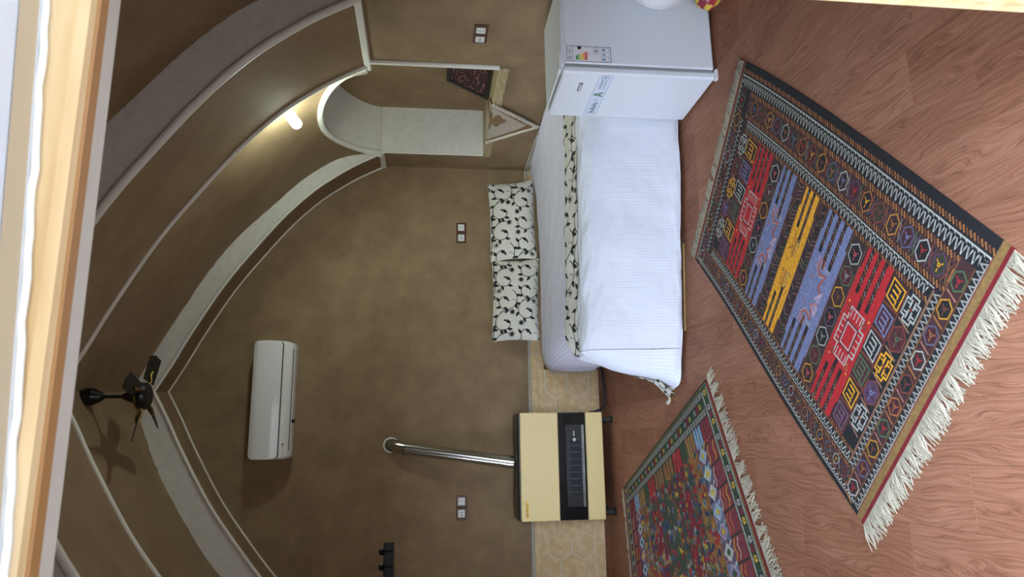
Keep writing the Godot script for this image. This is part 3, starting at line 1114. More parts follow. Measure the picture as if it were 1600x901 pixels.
func build_skirting() -> void:
	var wb: Node = get_node("wall_back")
	var wr: Node = get_node("wall_right")
	var tiles := []
	for k in 5:
		var g := noise_tex(60 + k, 0.02, [rgb(196 + 3 * k, 164 + 3 * k, 112 + 3 * k), rgb(214, 182, 130 + 2 * k), rgb(226, 200, 154)], [0.0, 0.5, 1.0], 128, 3)
		var m := StandardMaterial3D.new()
		m.albedo_texture = g
		m.roughness = 0.42
		m.uv1_triplanar = true
		m.uv1_scale = Vector3.ONE * 4.0
		tiles.append(m)
	M.tiles = tiles
	var grout := mat(rgb(222, 210, 184), 0.9)
	obj("tile_bed", rbox(XL, XR, 0.0, 0.622, ZB - 0.010, ZB + 0.01), grout, wb)
	obj("tile_edge", rbox(XL, XR - 0.01, 0.608, 0.634, ZB - 0.02, ZB + 0.01, 0.006), M.grout_edge if M.has("grout_edge") else mat(rgb(178, 172, 158), 0.6), wb)
	obj("tile_bed", rbox(XR - 0.010, XR + 0.01, 0.0, 0.622, 4.1, ZB), grout, wr)
	obj("tile_edge", rbox(XR - 0.02, XR + 0.01, 0.608, 0.634, 4.1, ZB - 0.01, 0.006), mat(rgb(178, 172, 158), 0.6), wr)
	# courses of oblong tiles on the end wall: [bottom, height, length, shift]
	var n := 0
	var th := 0.0045
	var d0 := ZB - 0.010
	for c in [[0.004, 0.080, 0.25, 0.0], [0.492, 0.056, 0.262, 0.10], [0.552, 0.053, 0.262, 0.0]]:
		var L: float = c[2] - 0.005
		var full := box(Vector3.ZERO, Vector3(L, c[1], th), 0.0025).commit()
		var x: float = XL + 0.004 - c[3]
		while x < XR - 0.02:
			var x0 := maxf(x, XL + 0.004)
			var x1 := minf(x + L, XR - 0.012)
			if x1 - x0 > 0.02:
				var mesh: Mesh = full if x1 - x0 > L - 0.001 else box(Vector3.ZERO, Vector3(x1 - x0, c[1], th), 0.0025).commit()
				inst("tile", mesh, tiles[n % 5], wb, v((x0 + x1) / 2, c[0] + c[1] / 2, d0 - th / 2 + 0.001))
			n += 2 if n % 3 else 1
			x += c[2]
	# stacked column of small oblongs that closes the hexagon field by the bed
	for k in 6:
		inst("tile", box(Vector3.ZERO, Vector3(0.115, 0.060, th), 0.0025).commit(), tiles[(k * 3) % 5], wb, v(0.665, 0.121 + k * 0.0655, d0 - th / 2 + 0.001))
	# hexagons
	var flat := 0.194
	var R := flat / sqrt(3.0)
	var y_lo := 0.091
	var y_hi := 0.486
	for side in 2:
		var xa := XL if side == 0 else 0.73
		var xb := 0.605 if side == 0 else XR - 0.02
		var col := 0
		var x := xb - R * 0.62 if side == 0 else xa + R * 0.62
		while (x > xa - R if side == 0 else x < xb + R):
			var rows := [y_lo + flat / 2, y_lo + flat * 1.5 + 0.006] if col % 2 == 0 else [y_lo, y_lo + flat + 0.003, y_hi]
			for cy in rows:
				var pts := []
				for a in 6:
					pts.append(Vector2(x + cos(TAU * a / 6) * (R - 0.003), cy + sin(TAU * a / 6) * (R - 0.003)))
				var clip := Geometry2D.intersect_polygons(PackedVector2Array(pts), PackedVector2Array([Vector2(xa + 0.004, y_lo), Vector2(xb, y_lo), Vector2(xb, y_hi), Vector2(xa + 0.004, y_hi)]))
				if clip.is_empty() or clip[0].size() < 3:
					continue
				var q3 := []
				for p in clip[0]:
					q3.append(v(p.x, p.y, d0 + 0.001))
				var st := begin()
				prism(st, q3, v(0, 0, -1), th, 0.002)
				obj("hexagon_tile", st, tiles[n % 5], wb)
				n += 3 if n % 2 else 2
			x += (-1 if side == 0 else 1) * (R * 1.5 + 0.003)
			col += 1

func build_floor() -> void:
	var fl := struct("floor", rbox(-1.9, 2.9, -0.14, -0.008, 0.87, ZB + 0.1), mat(rgb(92, 62, 50), 0.8))
	fl.set_meta("label", "reddish brown wooden plank floor")
	var mats := []
	for k in 6:
		var b := [rgb(157, 106, 80), rgb(152, 101, 75), rgb(161, 110, 83), rgb(154, 104, 78), rgb(150, 99, 73), rgb(159, 108, 82)]
		var img := wood_image(100 + k, b[k], b[k].darkened(0.30), b[k].lightened(0.13))
		var m := tex_mat(img, 0.6)
		m.metallic_specular = 0.25
		mats.append(m)
	var w := 0.183
	var L := 0.67
	var meshes := {}
	var c := 0
	var x := 1.21 - w * 16
	while x < XR:
		var off: float = [1.87, 2.29, 2.07, 1.98, 2.42, 2.16][posmod(c * 5 + (0 if c % 2 else 3), 6)] if not (c in [15, 16]) else [1.87, 2.29][c - 15]
		if c == 8:
			off = 1.87
		if c == 9:
			off = 2.16
		var z: float = off - L * ceil((off - 0.9) / L)
		while z < ZB:
			var z0 := maxf(z, 0.90)
			var z1 := minf(z + L, ZB)
			var x0 := maxf(x, XL)
			var x1 := minf(x + w, XR)
			if z1 - z0 > 0.03 and x1 - x0 > 0.02:
				var key := "%.3f %.3f" % [x1 - x0, z1 - z0]
				if not meshes.has(key):
					meshes[key] = plank(x1 - x0, z1 - z0)
				inst("plank", meshes[key], mats[rng.randi() % 6], fl, v((x0 + x1) / 2, -0.005, (z0 + z1) / 2))
			z += L
		x += w
		c += 1
	var g := struct("ground", rbox(-8, 8, -0.3, -0.141, -9.0, 0.88), M.ground)
	g.set_meta("label", "pale paving outside the door")

func plank(w: float, l: float) -> Mesh:
	var st := begin()
	var h := Vector2(w / 2 - 0.0003, l / 2 - 0.0005)
	var b := 0.0010
	var top := [Vector3(-h.x + b, 0.005, -h.y + b), Vector3(h.x - b, 0.005, -h.y + b), Vector3(h.x - b, 0.005, h.y - b), Vector3(-h.x + b, 0.005, h.y - b)]
	var low := [Vector3(-h.x, 0.0043, -h.y), Vector3(h.x, 0.0043, -h.y), Vector3(h.x, 0.0043, h.y), Vector3(-h.x, 0.0043, h.y)]
	var bot := [Vector3(-h.x, -0.005, -h.y), Vector3(h.x, -0.005, -h.y), Vector3(h.x, -0.005, h.y), Vector3(-h.x, -0.005, h.y)]
	var uv := [Vector2(0, 0), Vector2(w / 0.183, 0), Vector2(w / 0.183, l / 0.67), Vector2(0, l / 0.67)]
	poly(st, top, Vector3.UP, uv)
	for i in 4:
		var j := (i + 1) % 4
		var o: Vector3 = (low[i] + low[j]) / 2
		o.y = 0
		poly(st, [low[i], low[j], top[j], top[i]], o.normalized() + Vector3.UP, [uv[i], uv[j], uv[j], uv[i]])
		poly(st, [bot[i], bot[j], low[j], low[i]], o, [uv[i], uv[j], uv[j], uv[i]])
	return st.commit()

func build_door() -> void:
	var wood := StandardMaterial3D.new()
	wood.albedo_texture = noise_tex(77, 0.012, [rgb(186, 152, 104), rgb(206, 176, 130), rgb(214, 190, 150)], [0.0, 0.5, 1.0], 256, 3)
	wood.roughness = 0.45
	wood.uv1_triplanar = true
	wood.uv1_scale = Vector3(0.6, 6, 6)
	M.door_wood = wood
	var d := Node3D.new()
	d.name = "door_1"
	d.set_meta("kind", "structure")
	d.set_meta("label", "varnished pale wooden door frame")
	add_child(d)
	obj("head", rbox(-0.80, 0.745, 1.938, 2.0, 0.85, 0.90, 0.010), wood, d)
	obj("jamb", rbox(0.672, 0.745, -0.14, 1.938, 0.85, 0.90, 0.008), wood, d)
	obj("jamb", rbox(-0.80, -0.73, -0.14, 1.938, 0.85, 0.90, 0.008), wood, d)
	var stop := obj("door_stop", rbox(-0.80, 0.745, 1.938, 2.0, 0.90, 0.942, 0.005), M.stop, d)
	stop.set_meta("label", "inner door stop, grey beige with its shade put into the colour")
	obj("door_stop", rbox(0.69, 0.745, -0.14, 1.938, 0.90, 0.942, 0.005), wood, d)
	obj("door_stop", rbox(-0.80, -0.745, -0.14, 1.938, 0.90, 0.942, 0.005), M.stop, d)
	obj("shade_strip", rbox(-0.73, 0.672, 1.934, 1.940, 0.876, 0.899, 0.0015), mat(rgb(148, 106, 62), 0.45), d).set_meta("label", "orange brown strip with the shade of the underside in its colour")  # added strip, coloured as the shaded underside of the door head
	obj("threshold", rbox(-0.80, 0.745, -0.14, -0.004, 0.85, 0.93, 0.004), wood, d)
	# rendered outer face with its uneven lower edge over the frame
	var st := begin()
	var lo := func(x): return 1.985 + (x - 0.55) * 0.06
	for q in [[0.25, 0.700, 0.0], [0.704, 0.868, 0.0], [0.70, 0.704, 0.004]]:
		var pa := func(x, z, dy): return v(x, lo.call(x) + q[2] + dy, z)
		poly(st, [pa.call(-2.0, q[0], 0), pa.call(3.35, q[0], 0), pa.call(3.35, q[1], 0), pa.call(-2.0, q[1], 0)], Vector3.DOWN)
	poly(st, [v(-2.0, lo.call(-2.0), 0.25), v(3.35, lo.call(3.35), 0.25), v(3.35, 4.5, 0.25), v(-2.0, 4.5, 0.25)], v(0, 0, -1))
	addr(st, -2.0, 3.35, 2.2, 4.5, 0.26, 0.868)
	addr(st, 1.0, 3.35, -0.14, 1.99, 0.25, 0.868)
	addr(st, -2.0, -1.05, -0.14, 1.88, 0.25, 0.868)
	addr(st, 0.79, 1.0, -0.14, 1.99, 0.82, 0.868)
	addr(st, -1.05, -0.85, -0.14, 1.89, 0.82, 0.868)
	var er := struct("wall_outside", st, M.outside)
	er.set_meta("label", "white rendered outer wall over the doorway")
	var pts := []
	for i in 60:
		var x := -0.8 + 1.55 * i / 59.0
		pts.append(v(x, lo.call(x) - 0.003 + 0.0012 * sin(i * 2.3) + 0.0010 * sin(i * 5.1), 0.842))
	st = begin()
	tube(st, pts, 0.005, 6)
	var sb := grid(10, 1, func(a: float, b: float):
		var x := lerpf(-0.8, 0.745, a)
		return v(x, lo.call(x) - 0.0015, lerpf(0.792, 0.832, b)), null, true)
	obj("filler_strip", sb, mat(rgb(186, 168, 138), 0.8), er).set_meta("label", "beige strip beside the filler bead")
	var cb := obj("caulk_bead", st, M.trim, er)
	cb.set_meta("label", "ragged white bead of filler")

# ------------------------------------------------------------------ bed
func build_bed() -> void:
	var white := tex_mat(stripes(256, 64, rgb(228, 231, 240), rgb(222, 225, 236), 16, 0, Color.WHITE), 0.75)
	white.rim_enabled = true
	white.rim = 0.2
	var lilac := tex_mat(stripes(256, 256, rgb(214, 212, 230), rgb(234, 233, 243), 16, 16, rgb(198, 195, 216)), 0.8)
	var flo := tex_mat(floral(640), 0.8)
	M.floral = flo
	var wn := FastNoiseLite.new()
	wn.seed = 21
	wn.frequency = 1.6
	var fnn := FastNoiseLite.new()
	fnn.seed = 22
	fnn.frequency = 5.0
	var slant := func(x: float) -> float: return maxf((1.2 - x) * 0.14, -0.075)
	var bed := thing("double_bed", "wide double bed with lilac checked sheet pushed into the corner", "bed", v(1.55, 0, 5.1))
	var o := -v(1.55, 0, 5.1)
	var wood := mat(rgb(112, 80, 52), 0.6)
	obj("frame", rbox(0.70, 2.46, 0.10, 0.27, 4.18, 6.12, 0.01), wood, bed, o)
	for q in [[0.73, 4.25], [2.42, 4.22], [0.73, 6.06], [2.42, 6.06]]:
		obj("leg", rbox(q[0] - 0.035, q[0] + 0.035, 0.0, 0.12, q[1] - 0.035, q[1] + 0.035, 0.004), wood, bed, o)
	obj("headboard_post", rbox(0.655, 0.70, 0.0, 0.50, 6.12, 6.165, 0.008), wood, bed, o)
	# mattress in its sheet: rounded slab
	var top_y := func(a: float, b: float) -> float:
		var edge := pow(maxf(absf(2 * a - 1), absf(2 * b - 1)), 14.0)
		return 0.540 + 0.045 * sin(PI * clampf(b * 1.05, 0, 1)) - 0.09 * edge * (1.0 - a * a) + 0.055 * pow(a, 7.0) + 0.010 * wn.get_noise_2d(lerpf(0.64, 2.50, a) * 2, lerpf(4.02, 6.14, b) * 2)
	var st := grid(60, 60, func(a: float, b: float):
		var px := lerpf(0.64, 2.50, a)
		return v(px, top_y.call(a, b), lerpf(4.02, 6.14, b) + slant.call(px) * (1.0 - b)), func(a: float, b: float): return Vector2(a * 5.5, b * 6.3), false)
	grid(60, 14, func(a: float, b: float):
		# left drop of the sheet, flaring and gathered
		var pz := lerpf(6.14, 4.02, a)
		var y := lerpf(top_y.call(0.0, 1.0 - a), 0.09 + 0.35 * pow(maxf(0.0, 1.0 - a * 9.0), 1.5), b)
		var fold := sin(pz * 19.0 + 2.0 * sin(pz * 5.0)) * 0.012 * b
		var px := 0.640 - 0.055 * b * clampf(a * 1.2, 0.15, 1.0) - 0.012 * sin(PI * b) + fold
		return v(px, y, pz + slant.call(0.64) * a), func(a: float, b: float): return Vector2(a * 6.3, 1.6 * b), false, st)
	grid(40, 6, func(a: float, b: float):
		var px := lerpf(0.64, 2.50, a)
		return v(px, lerpf(0.46, 0.2, b), 4.02 + slant.call(px)), func(a: float, b: float): return Vector2(a * 5.5, b), true, st)
	var ms := obj("sheeted_mattress", st, lilac, bed, o)
	ms.set_meta("label", "mattress under a lilac checked sheet")
	# gold braid at the foot
	st = begin()
	var bp := []
	for i in 40:
		var x := lerpf(0.64, 1.15, i / 39.0)
		bp.append(v(x, 0.022 + 0.003 * (i % 2), 3.835 + slant.call(x)))
	tube(st, bp, 0.007, 6)
	var br := obj("braid", st, mat(rgb(140, 114, 66), 0.8), bed, o)
	br.set_meta("label", "gold braid along the foot of the bed")
	# duvet thrown over the foot
	var path := [Vector2(4.43, 0.590), Vector2(4.39, 0.622), Vector2(4.30, 0.618), Vector2(4.20, 0.600), Vector2(4.11, 0.588), Vector2(4.05, 0.600), Vector2(3.99, 0.594), Vector2(3.94, 0.56), Vector2(3.91, 0.50), Vector2(3.892, 0.43), Vector2(3.88, 0.30), Vector2(3.868, 0.16), Vector2(3.862, 0.06), Vector2(3.872, 0.024)]
	var sp := spline(path, 4)
	var at_path := func(t: float) -> Vector2:
		var k: float = t * (sp.size() - 1)
		var i := mini(int(k), sp.size() - 2)
		return sp[i].lerp(sp[i + 1], k - i)
	var duvet := func(x: float, t: float) -> Vector3:
		var q: Vector2 = at_path.call(t)
		var puff: float = 0.022 * wn.get_noise_2d(x * 1.5, t * 2.2) + 0.005 * fnn.get_noise_2d(x * 1.3, t * 4.0)
		var ends := pow(clampf((0.70 - x) / 0.16, 0.0, 1.0), 2.0)
		var drop := ends * 0.10 * clampf(1.0 - t * 2.4, 0.0, 1.0)
		var fold := 0.009 * sin(x * 11.0 + 3.0 * sin(x * 3.0)) * clampf((t - 0.5) * 2.0, 0, 1)
		return v(x, maxf(q.y + puff * 0.8 - drop, 0.02), q.x + slant.call(x) - puff - fold + ends * 0.03 * t)
	var dv := thing("duvet", "white satin striped duvet draped over the foot of the bed", "duvet", v(1.5, 0, 3.95))
	o = -v(1.5, 0, 3.95)
	st = grid(90, 60, func(a: float, b: float): return duvet.call(lerpf(0.545, 2.47, a), lerpf(0.27, 1.0, b)), func(a: float, b: float): return Vector2(a * 6.9, b), false)
	# left corner hanging to the floor
	var hem := [v(0.54, 0.505, 4.43), v(0.505, 0.42, 4.42), v(0.465, 0.31, 4.40), v(0.42, 0.19, 4.37), v(0.385, 0.10, 4.33), v(0.30, 0.03, 4.24)]
	var hemline := spline3(hem, 60)
	var flap := func(a: float, t: float, lift: float) -> Vector3:
		var root: Vector3 = duvet.call(0.545, t)
		var p: Vector3 = root.lerp(hemline[int(round(clampf(t, 0, 1) * 60))], a)
		p += v(-0.72, 0.0, -0.69) * ((0.085 * sin(PI * minf(a, 1.0)) * pow(t, 0.7)) + lift + 0.012 * sin(a * 10.0 + t * 3.0) * t)
		p.y = maxf(p.y, 0.02)
		return p
	grid(24, 60, func(a: float, b: float): return flap.call(a, b, 0.0), func(a: float, b: float): return Vector2(-a * 1.0, b), true, st)
	var top := obj("cover", st, white, dv, o)
	top.set_meta("label", "white satin striped cover")
	# floral border turned over at its upper edge, and down the hanging corner
	st = grid(90, 8, func(a: float, b: float): return duvet.call(lerpf(0.56, 2.47, a), lerpf(0.0, 0.275, b)) + Vector3(0, 0.004, 0), func(a: float, b: float): return Vector2(lerpf(0.56, 2.47, a) / 0.60, b * 0.42), false)
	grid(60, 6, func(a: float, b: float): return flap.call(lerpf(0.74, 1.06, b), a, 0.006), func(a: float, b: float): return Vector2(a * 1.8, 0.08 + b * 0.28), false, st)
	var bo := obj("border", st, flo, dv, o)
	bo.set_meta("label", "cream border printed with black vines")
	for q in [[0.375, 4.36, 0.0], [0.325, 4.20, 0.5]]:
		st = begin()
		var tip := v(q[0] - 0.035, 0.012, q[1] - 0.02)
		var a1 := v(q[0] + 0.06, 0.14, q[1] - 0.06)
		var a2 := v(q[0] + 0.05, 0.10, q[1] + 0.09)
		grid(8, 8, func(a: float, b: float): return a1.lerp(a2, b).lerp(tip, a) + v(-0.02, 0.01, 0) * sin(PI * b) * (1 - a), func(a: float, b: float): return Vector2(q[2] + a * 0.3, b * 0.35), false, st)
		obj("lining_corner", st, flo, dv, o)
	st = begin()
	tube(st, [v(0.275, 0.03, 4.24), v(0.262, 0.016, 4.285), v(0.25, 0.010, 4.34)], [0.006, 0.009, 0.012], 8)
	obj("tassel", st, mat(rgb(226, 220, 205), 0.9), dv, o)
	# pillows
	for k in 2:
		var cx := 1.258 if k == 0 else 2.0
		var w := 0.735 if k == 0 else 0.74
		var h := 0.405
		var p := thing("pillow", ["flat cream pillow with black vine print at the heater end of the bed", "flat cream pillow with black vine print beside the niche wall"][k], "pillow", v(cx, 0.55 + 0.02 * k, 6.03), "vine print pillows")
		st = begin()
		for s in [-1, 1]:
			grid(28, 20, func(a: float, b: float):
				var x := lerpf(-1, 1, a)
				var y := lerpf(-1, 1, b)
				var th: float = 0.075 * pow(maxf(0.0, 1 - pow(absf(x), 2.6)), 0.6) * pow(maxf(0.0, 1 - pow(absf(y), 2.6)), 0.6) + 0.004
				th *= 1.0 + 0.12 * fnn.get_noise_2d(x * 0.5 + k * 3, y * 0.5)
				var px := x * w / 2 * (1 - 0.045 * (1 - y * y))
				var py := y * h / 2 * (1 - 0.07 * (1 - x * x)) + h / 2
				return Vector3(px, py, -s * th * -1.0 - 0.10 * (py / h) + 0.02), func(a: float, b: float): return Vector2((a * w + k * 0.31) / 0.60, -b * h / 0.60), s > 0, st)
		var pm := obj("cushion", st, flo, p)
		pm.rotation.z = [-0.012, 0.030][k]
		# stitched seam
		st = begin()
		var ring := []
		for i in 81:
			var t := i / 80.0 * 4.0
			var x := clampf(lerpf(-1, 1, t), -1, 1) if t < 1 else (1.0 if t < 2 else (lerpf(1, -1, t - 2) if t < 3 else -1.0))
			var y := -1.0 if t < 1 else (lerpf(-1, 1, t - 1) if t < 2 else (1.0 if t < 3 else lerpf(1, -1, t - 3)))
			var py := y * h / 2 * (1 - 0.07 * (1 - x * x)) + h / 2
			ring.append(Vector3(x * w / 2 * (1 - 0.045 * (1 - y * y)), py, -0.10 * (py / h) + 0.02))
		tube(st, ring, 0.005, 6, false)
		obj("piping", st, flo, pm)

# ------------------------------------------------------------------ fridge
func build_fridge() -> void:
	var f := thing("small_fridge", "small white fridge standing between the bed and the right wall", "fridge", v(2.16, 0, 3.49))
	var o := -v(2.16, 0, 3.49)
	obj("body", rbox(1.935, 2.43, 0.014, 0.82, 3.25, 3.735, 0.008), M.fridge_white, f, o)
	obj("worktop", rbox(1.92, 2.435, 0.82, 0.838, 3.247, 3.738, 0.006), M.fridge_white, f, o)
	obj("gasket", rbox(1.921, 1.937, 0.02, 0.815, 3.257, 3.73, 0.0), M.grey_plastic, f, o)
	var d := obj("door", rbox(1.880, 1.923, 0.010, 0.830, 3.25, 3.74, 0.010), M.fridge_white, f, o)
	obj("grip_slot", rbox(1.884, 1.92, 0.8295, 0.8315, 3.30, 3.70, 0.0), M.grey_plastic, d)
	obj("hinge_cover", rbox(1.893, 1.99, 0.836, 0.852, 3.252, 3.305, 0.005), M.white_plastic, f, o)
	obj("hinge_bracket", rbox(1.872, 1.93, 0.0, 0.018, 3.232, 3.262, 0.003), M.white_plastic, f, o)
	for q in [[1.96, 3.30], [1.96, 3.69], [2.40, 3.30], [2.40, 3.69]]:
		obj("foot", rbox(q[0] - 0.015, q[0] + 0.015, 0.0, 0.018, q[1] - 0.015, q[1] + 0.015, 0.002), M.black, f, o)
	# energy label on the side
	var img := Image.create(96, 240, false, Image.FORMAT_RGB8)
	img.fill(rgb(226, 224, 228))
	p_path(img, [Vector2(2, 2), Vector2(93, 2), Vector2(93, 237), Vector2(2, 237)], 3, rgb(70, 75, 95), true)
	img.fill_rect(Rect2i(2, 33, 92, 2), rgb(70, 75, 95))
	for q in [[12, 10, 22, 16], [46, 14, 34, 3], [46, 22, 26, 3]]:
		img.fill_rect(Rect2i(q[0], q[1], q[2], q[3]), rgb(120, 122, 135) if q[0] > 20 else rgb(170, 172, 182))
	var cols := [rgb(30, 120, 60), rgb(90, 160, 60), rgb(190, 200, 60), rgb(235, 205, 60), rgb(235, 160, 50), rgb(222, 100, 50), rgb(200, 50, 45)]
	for k in 7:
		img.fill_rect(Rect2i(12, 50 + k * 9, 26 + k * 4, 7), cols[k])
	p_poly(img, [Vector2(72, 66), Vector2(80, 59), Vector2(92, 59), Vector2(92, 80), Vector2(80, 80)], rgb(25, 25, 28))
	img.fill_rect(Rect2i(40, 120, 14, 8), rgb(215, 190, 185))
	p_path(img, [Vector2(50, 146), Vector2(88, 146), Vector2(88, 172), Vector2(50, 172)], 2, rgb(110, 115, 130), true)
	img.fill_rect(Rect2i(60, 152, 18, 14), rgb(140, 145, 155))
	for k in 3:
		p_path(img, [Vector2(8 + k * 29, 186), Vector2(32 + k * 29, 186), Vector2(32 + k * 29, 228), Vector2(8 + k * 29, 228)], 2, rgb(150, 165, 195), true)
		img.fill_rect(Rect2i(14 + k * 29, 194, 12, 14), [rgb(70, 140, 200), rgb(120, 150, 190), rgb(90, 100, 120)][k])
	var st := begin()
	quad_uv(st, v(1.943, 0.81, 3.2488), v(2.035, 0.81, 3.2488), v(2.035, 0.572, 3.2488), v(1.943, 0.572, 3.2488), v(0, 0, -1))
	var lb := obj("energy_label", st, tex_mat(img, 0.5), f, o)
	lb.set_meta("label", "energy label with coloured bars")
	# strip sticker across the door
	img = Image.create(480, 78, false, Image.FORMAT_RGB8)
	img.fill(rgb(208, 217, 230))
	p_path(img, [Vector2(2, 2), Vector2(477, 2), Vector2(477, 75), Vector2(2, 75)], 3, rgb(168, 180, 200), true)
	# lettering: a big green A, rows of small words, a scripted word
	p_poly(img, [Vector2(236, 66), Vector2(258, 10), Vector2(270, 10), Vector2(292, 66), Vector2(279, 66), Vector2(274, 52), Vector2(254, 52), Vector2(249, 66)], rgb(58, 112, 78))
	p_poly(img, [Vector2(264, 26), Vector2(271, 43), Vector2(257, 43)], rgb(208, 217, 230))
	var rr := RandomNumberGenerator.new()
	rr.seed = 4
	for row in [[22, 13], [46, 7]]:
		var x := 330.0
		while x < 425:
			var w := rr.randf_range(5, 10)
			p_line(img, Vector2(x, row[0] + row[1]), Vector2(x + w * 0.5, row[0]), 2.5, rgb(92, 120, 132))
			p_line(img, Vector2(x + w * 0.5, row[0]), Vector2(x + w, row[0] + row[1]), 2.5, rgb(92, 120, 132))
			x += w + 3
	p_path(img, [Vector2(440, 20), Vector2(466, 20), Vector2(466, 56), Vector2(440, 56)], 3, rgb(110, 125, 150), true)
	p_disc(img, Vector2(453, 38), 7, 7, 0, rgb(90, 105, 135))
	var wx := 36.0
	for k in 9:
		p_line(img, Vector2(wx, 56 - 6 * (k % 2)), Vector2(wx + 10, 24 + 8 * (k % 3)), 5, rgb(62, 72, 96))
		p_line(img, Vector2(wx + 10, 24 + 8 * (k % 3)), Vector2(wx + 15, 54), 4, rgb(62, 72, 96))
		wx += 15
	img.fill_rect(Rect2i(190, 30, 14, 4), rgb(120, 150, 140))
	img.fill_rect(Rect2i(188, 40, 22, 4), rgb(120, 150, 140))
	st = begin()
	# reads from the far end of the door to the near end
	quad_uv(st, v(1.8792, 0.628, 3.725), v(1.8792, 0.634, 3.262), v(1.8792, 0.558, 3.256), v(1.8792, 0.552, 3.72), Vector3.LEFT)
	var sk := obj("door_sticker", st, tex_mat(img, 0.35), f, o)
	sk.set_meta("label", "pale strip sticker with a green letter A")
	var bd := obj("maker_badge", rbox(1.8765, 1.8805, 0.703, 0.722, 3.35, 3.435, 0.001), mat(rgb(98, 106, 116), 0.3, 0.6), f, o)
	bd.set_meta("label", "small grey maker's badge")
	for k in 6:
		obj("badge_letter", rbox(1.8755, 1.877, 0.708, 0.717, 3.362 + k * 0.011, 3.369 + k * 0.011, 0.0), M.white_plastic, bd)

func quad_uv(st: SurfaceTool, a: Vector3, b: Vector3, c: Vector3, d: Vector3, n: Vector3) -> void:
	poly(st, [a, b, c, d], n, [Vector2(0, 0), Vector2(1, 0), Vector2(1, 1), Vector2(0, 1)])

# ------------------------------------------------------------------ gas heater, flue, hose
func build_heater() -> void:
	var cream := mat(rgb(228, 206, 146), 0.35)
	var t := thing("gas_heater", "cream and black gas heater on short feet against the tiled wall", "heater", v(-0.16, 0, 5.9))
	var o := -v(-0.16, 0, 5.9)
	obj("casing", rbox(-0.580, 0.258, 0.085, 0.790, 5.765, 6.09, 0.008), M.black, t, o)
	var up := obj("upper_panel", rbox(-0.582, 0.262, 0.462, 0.772, 5.742, 5.77, 0.006), cream, t, o)
	obj("lower_panel", rbox(-0.582, 0.262, 0.092, 0.232, 5.742, 5.77, 0.006), cream, t, o)
	var gl := obj("glass_band", rbox(-0.580, 0.260, 0.236, 0.458, 5.752, 5.766, 0.002), M.black_gloss, t, o)
	# recessed fire window
	var win := obj("fire_window", rbox(-0.478, 0.162, 0.262, 0.398, 5.748, 5.7525, 0.001), mat(rgb(24, 25, 27), 0.25), t, o)
	obj("window_glass", rbox(-0.385, 0.060, 0.285, 0.372, 5.7455, 5.7485, 0.0), mat(rgb(44, 49, 54), 0.12), win)
	for k in 9:
		var x := -0.37 + k * 0.052
		obj("grate_bar", rbox(x, x + 0.006, 0.285, 0.372, 5.7445, 5.7458, 0.0), mat(rgb(58, 62, 66), 0.3), win)
	for q in [[0.252, 0.257], [0.264, 0.268]]:
		obj("chrome_rail", rbox(-0.48, 0.163, q[0], q[1], 5.738, 5.748, 0.001), M.chrome, win)
	var em := obj("emblem", rbox(0.030, 0.056, 0.320, 0.340, 5.7425, 5.746, 0.002), M.chrome, win)
	em.set_meta("label", "small round chrome emblem")
	obj("emblem_mark", rbox(0.07, 0.115, 0.326, 0.338, 5.7455, 5.749, 0.001), M.grey_plastic, win)
	var bg := obj("badge", rbox(-0.555, -0.432, 0.714, 0.738, 5.7395, 5.743, 0.001), M.gold, up)
	bg.set_meta("label", "small gold badge")
	for k in 6:
		obj("badge_letter", rbox(-0.546 + k * 0.018, -0.536 + k * 0.018, 0.720, 0.732, 5.7388, 5.7397, 0.0), mat(rgb(92, 74, 36), 0.5), up)
	for x in [-0.527, 0.205]:
		for z in [5.80, 6.05]:
			var ft := obj("foot", rbox(x - 0.016, x + 0.016, 0.012, 0.09, z - 0.016, z + 0.016, 0.003), M.black, t, o)
			obj("foot_pad", rbox(x - 0.030, x + 0.030, 0.0, 0.014, z - 0.045, z + 0.030, 0.004), M.black, ft)
	# flue
	var fl := thing("flue_pipe", "shiny metal flue pipe slanting up the wall from the heater", "pipe", v(-0.13, 0.79, 6.02))
	o = -v(-0.13, 0.79, 6.02)
	var steel := mat(rgb(196, 198, 194), 0.2, 1.0)
	var a := v(-0.133, 0.793, 6.02)
	var b := v(-0.003, 1.70, 6.135)
	var st := begin()
	tube(st, [a, b], 0.052, 28)
	obj("pipe", st, steel, fl, o)
	for q in [[0.06, 0.056, 0.03], [0.66, 0.0545, 0.012], [0.90, 0.0555, 0.014]]:
		st = begin()
		var c: Vector3 = a.lerp(b, q[0])
		var dd: Vector3 = (b - a).normalized() * q[2]
		tube(st, [c - dd, c + dd], q[1], 28)
		obj("joint_collar", st, steel, fl, o)
	# corrugated elbow into the wall
	var el := spline3([b, v(0.010, 1.765, 6.150), v(0.020, 1.805, 6.175), v(0.024, 1.815, 6.205)], 42)
	var rad := []
	for i in el.size():
		rad.append(0.048 + (0.005 if i % 3 == 0 else 0.0))
	st = begin()
	tube(st, el, rad, 24)
	obj("corrugated_elbow", st, steel, fl, o)
	st = begin()
	lathe(st, [Vector2(0.052, 0.0), Vector2(0.066, 0.0), Vector2(0.066, 0.010), Vector2(0.060, 0.014), Vector2(0.052, 0.014), Vector2(0.052, 0.0)], 36, Transform3D(Basis(Vector3.RIGHT, PI / 2), v(0.024, 1.822, ZB - 0.001)))
	obj("wall_ring", st, M.white_plastic, fl, o).set_meta("label", "white wall ring")
	st = begin()
	tube(st, spline3([v(0.70, 0.014, 6.03), v(0.60, 0.012, 5.99), v(0.45, 0.012, 5.955), v(0.33, 0.014, 5.97), v(0.290, 0.05, 6.02), v(0.272, 0.13, 6.05)], 30), 0.0095, 8)
	tag(obj("gas_hose", st, mat(rgb(38, 44, 66), 0.5)), "dark blue hose on the floor from the bed to the heater", "hose")

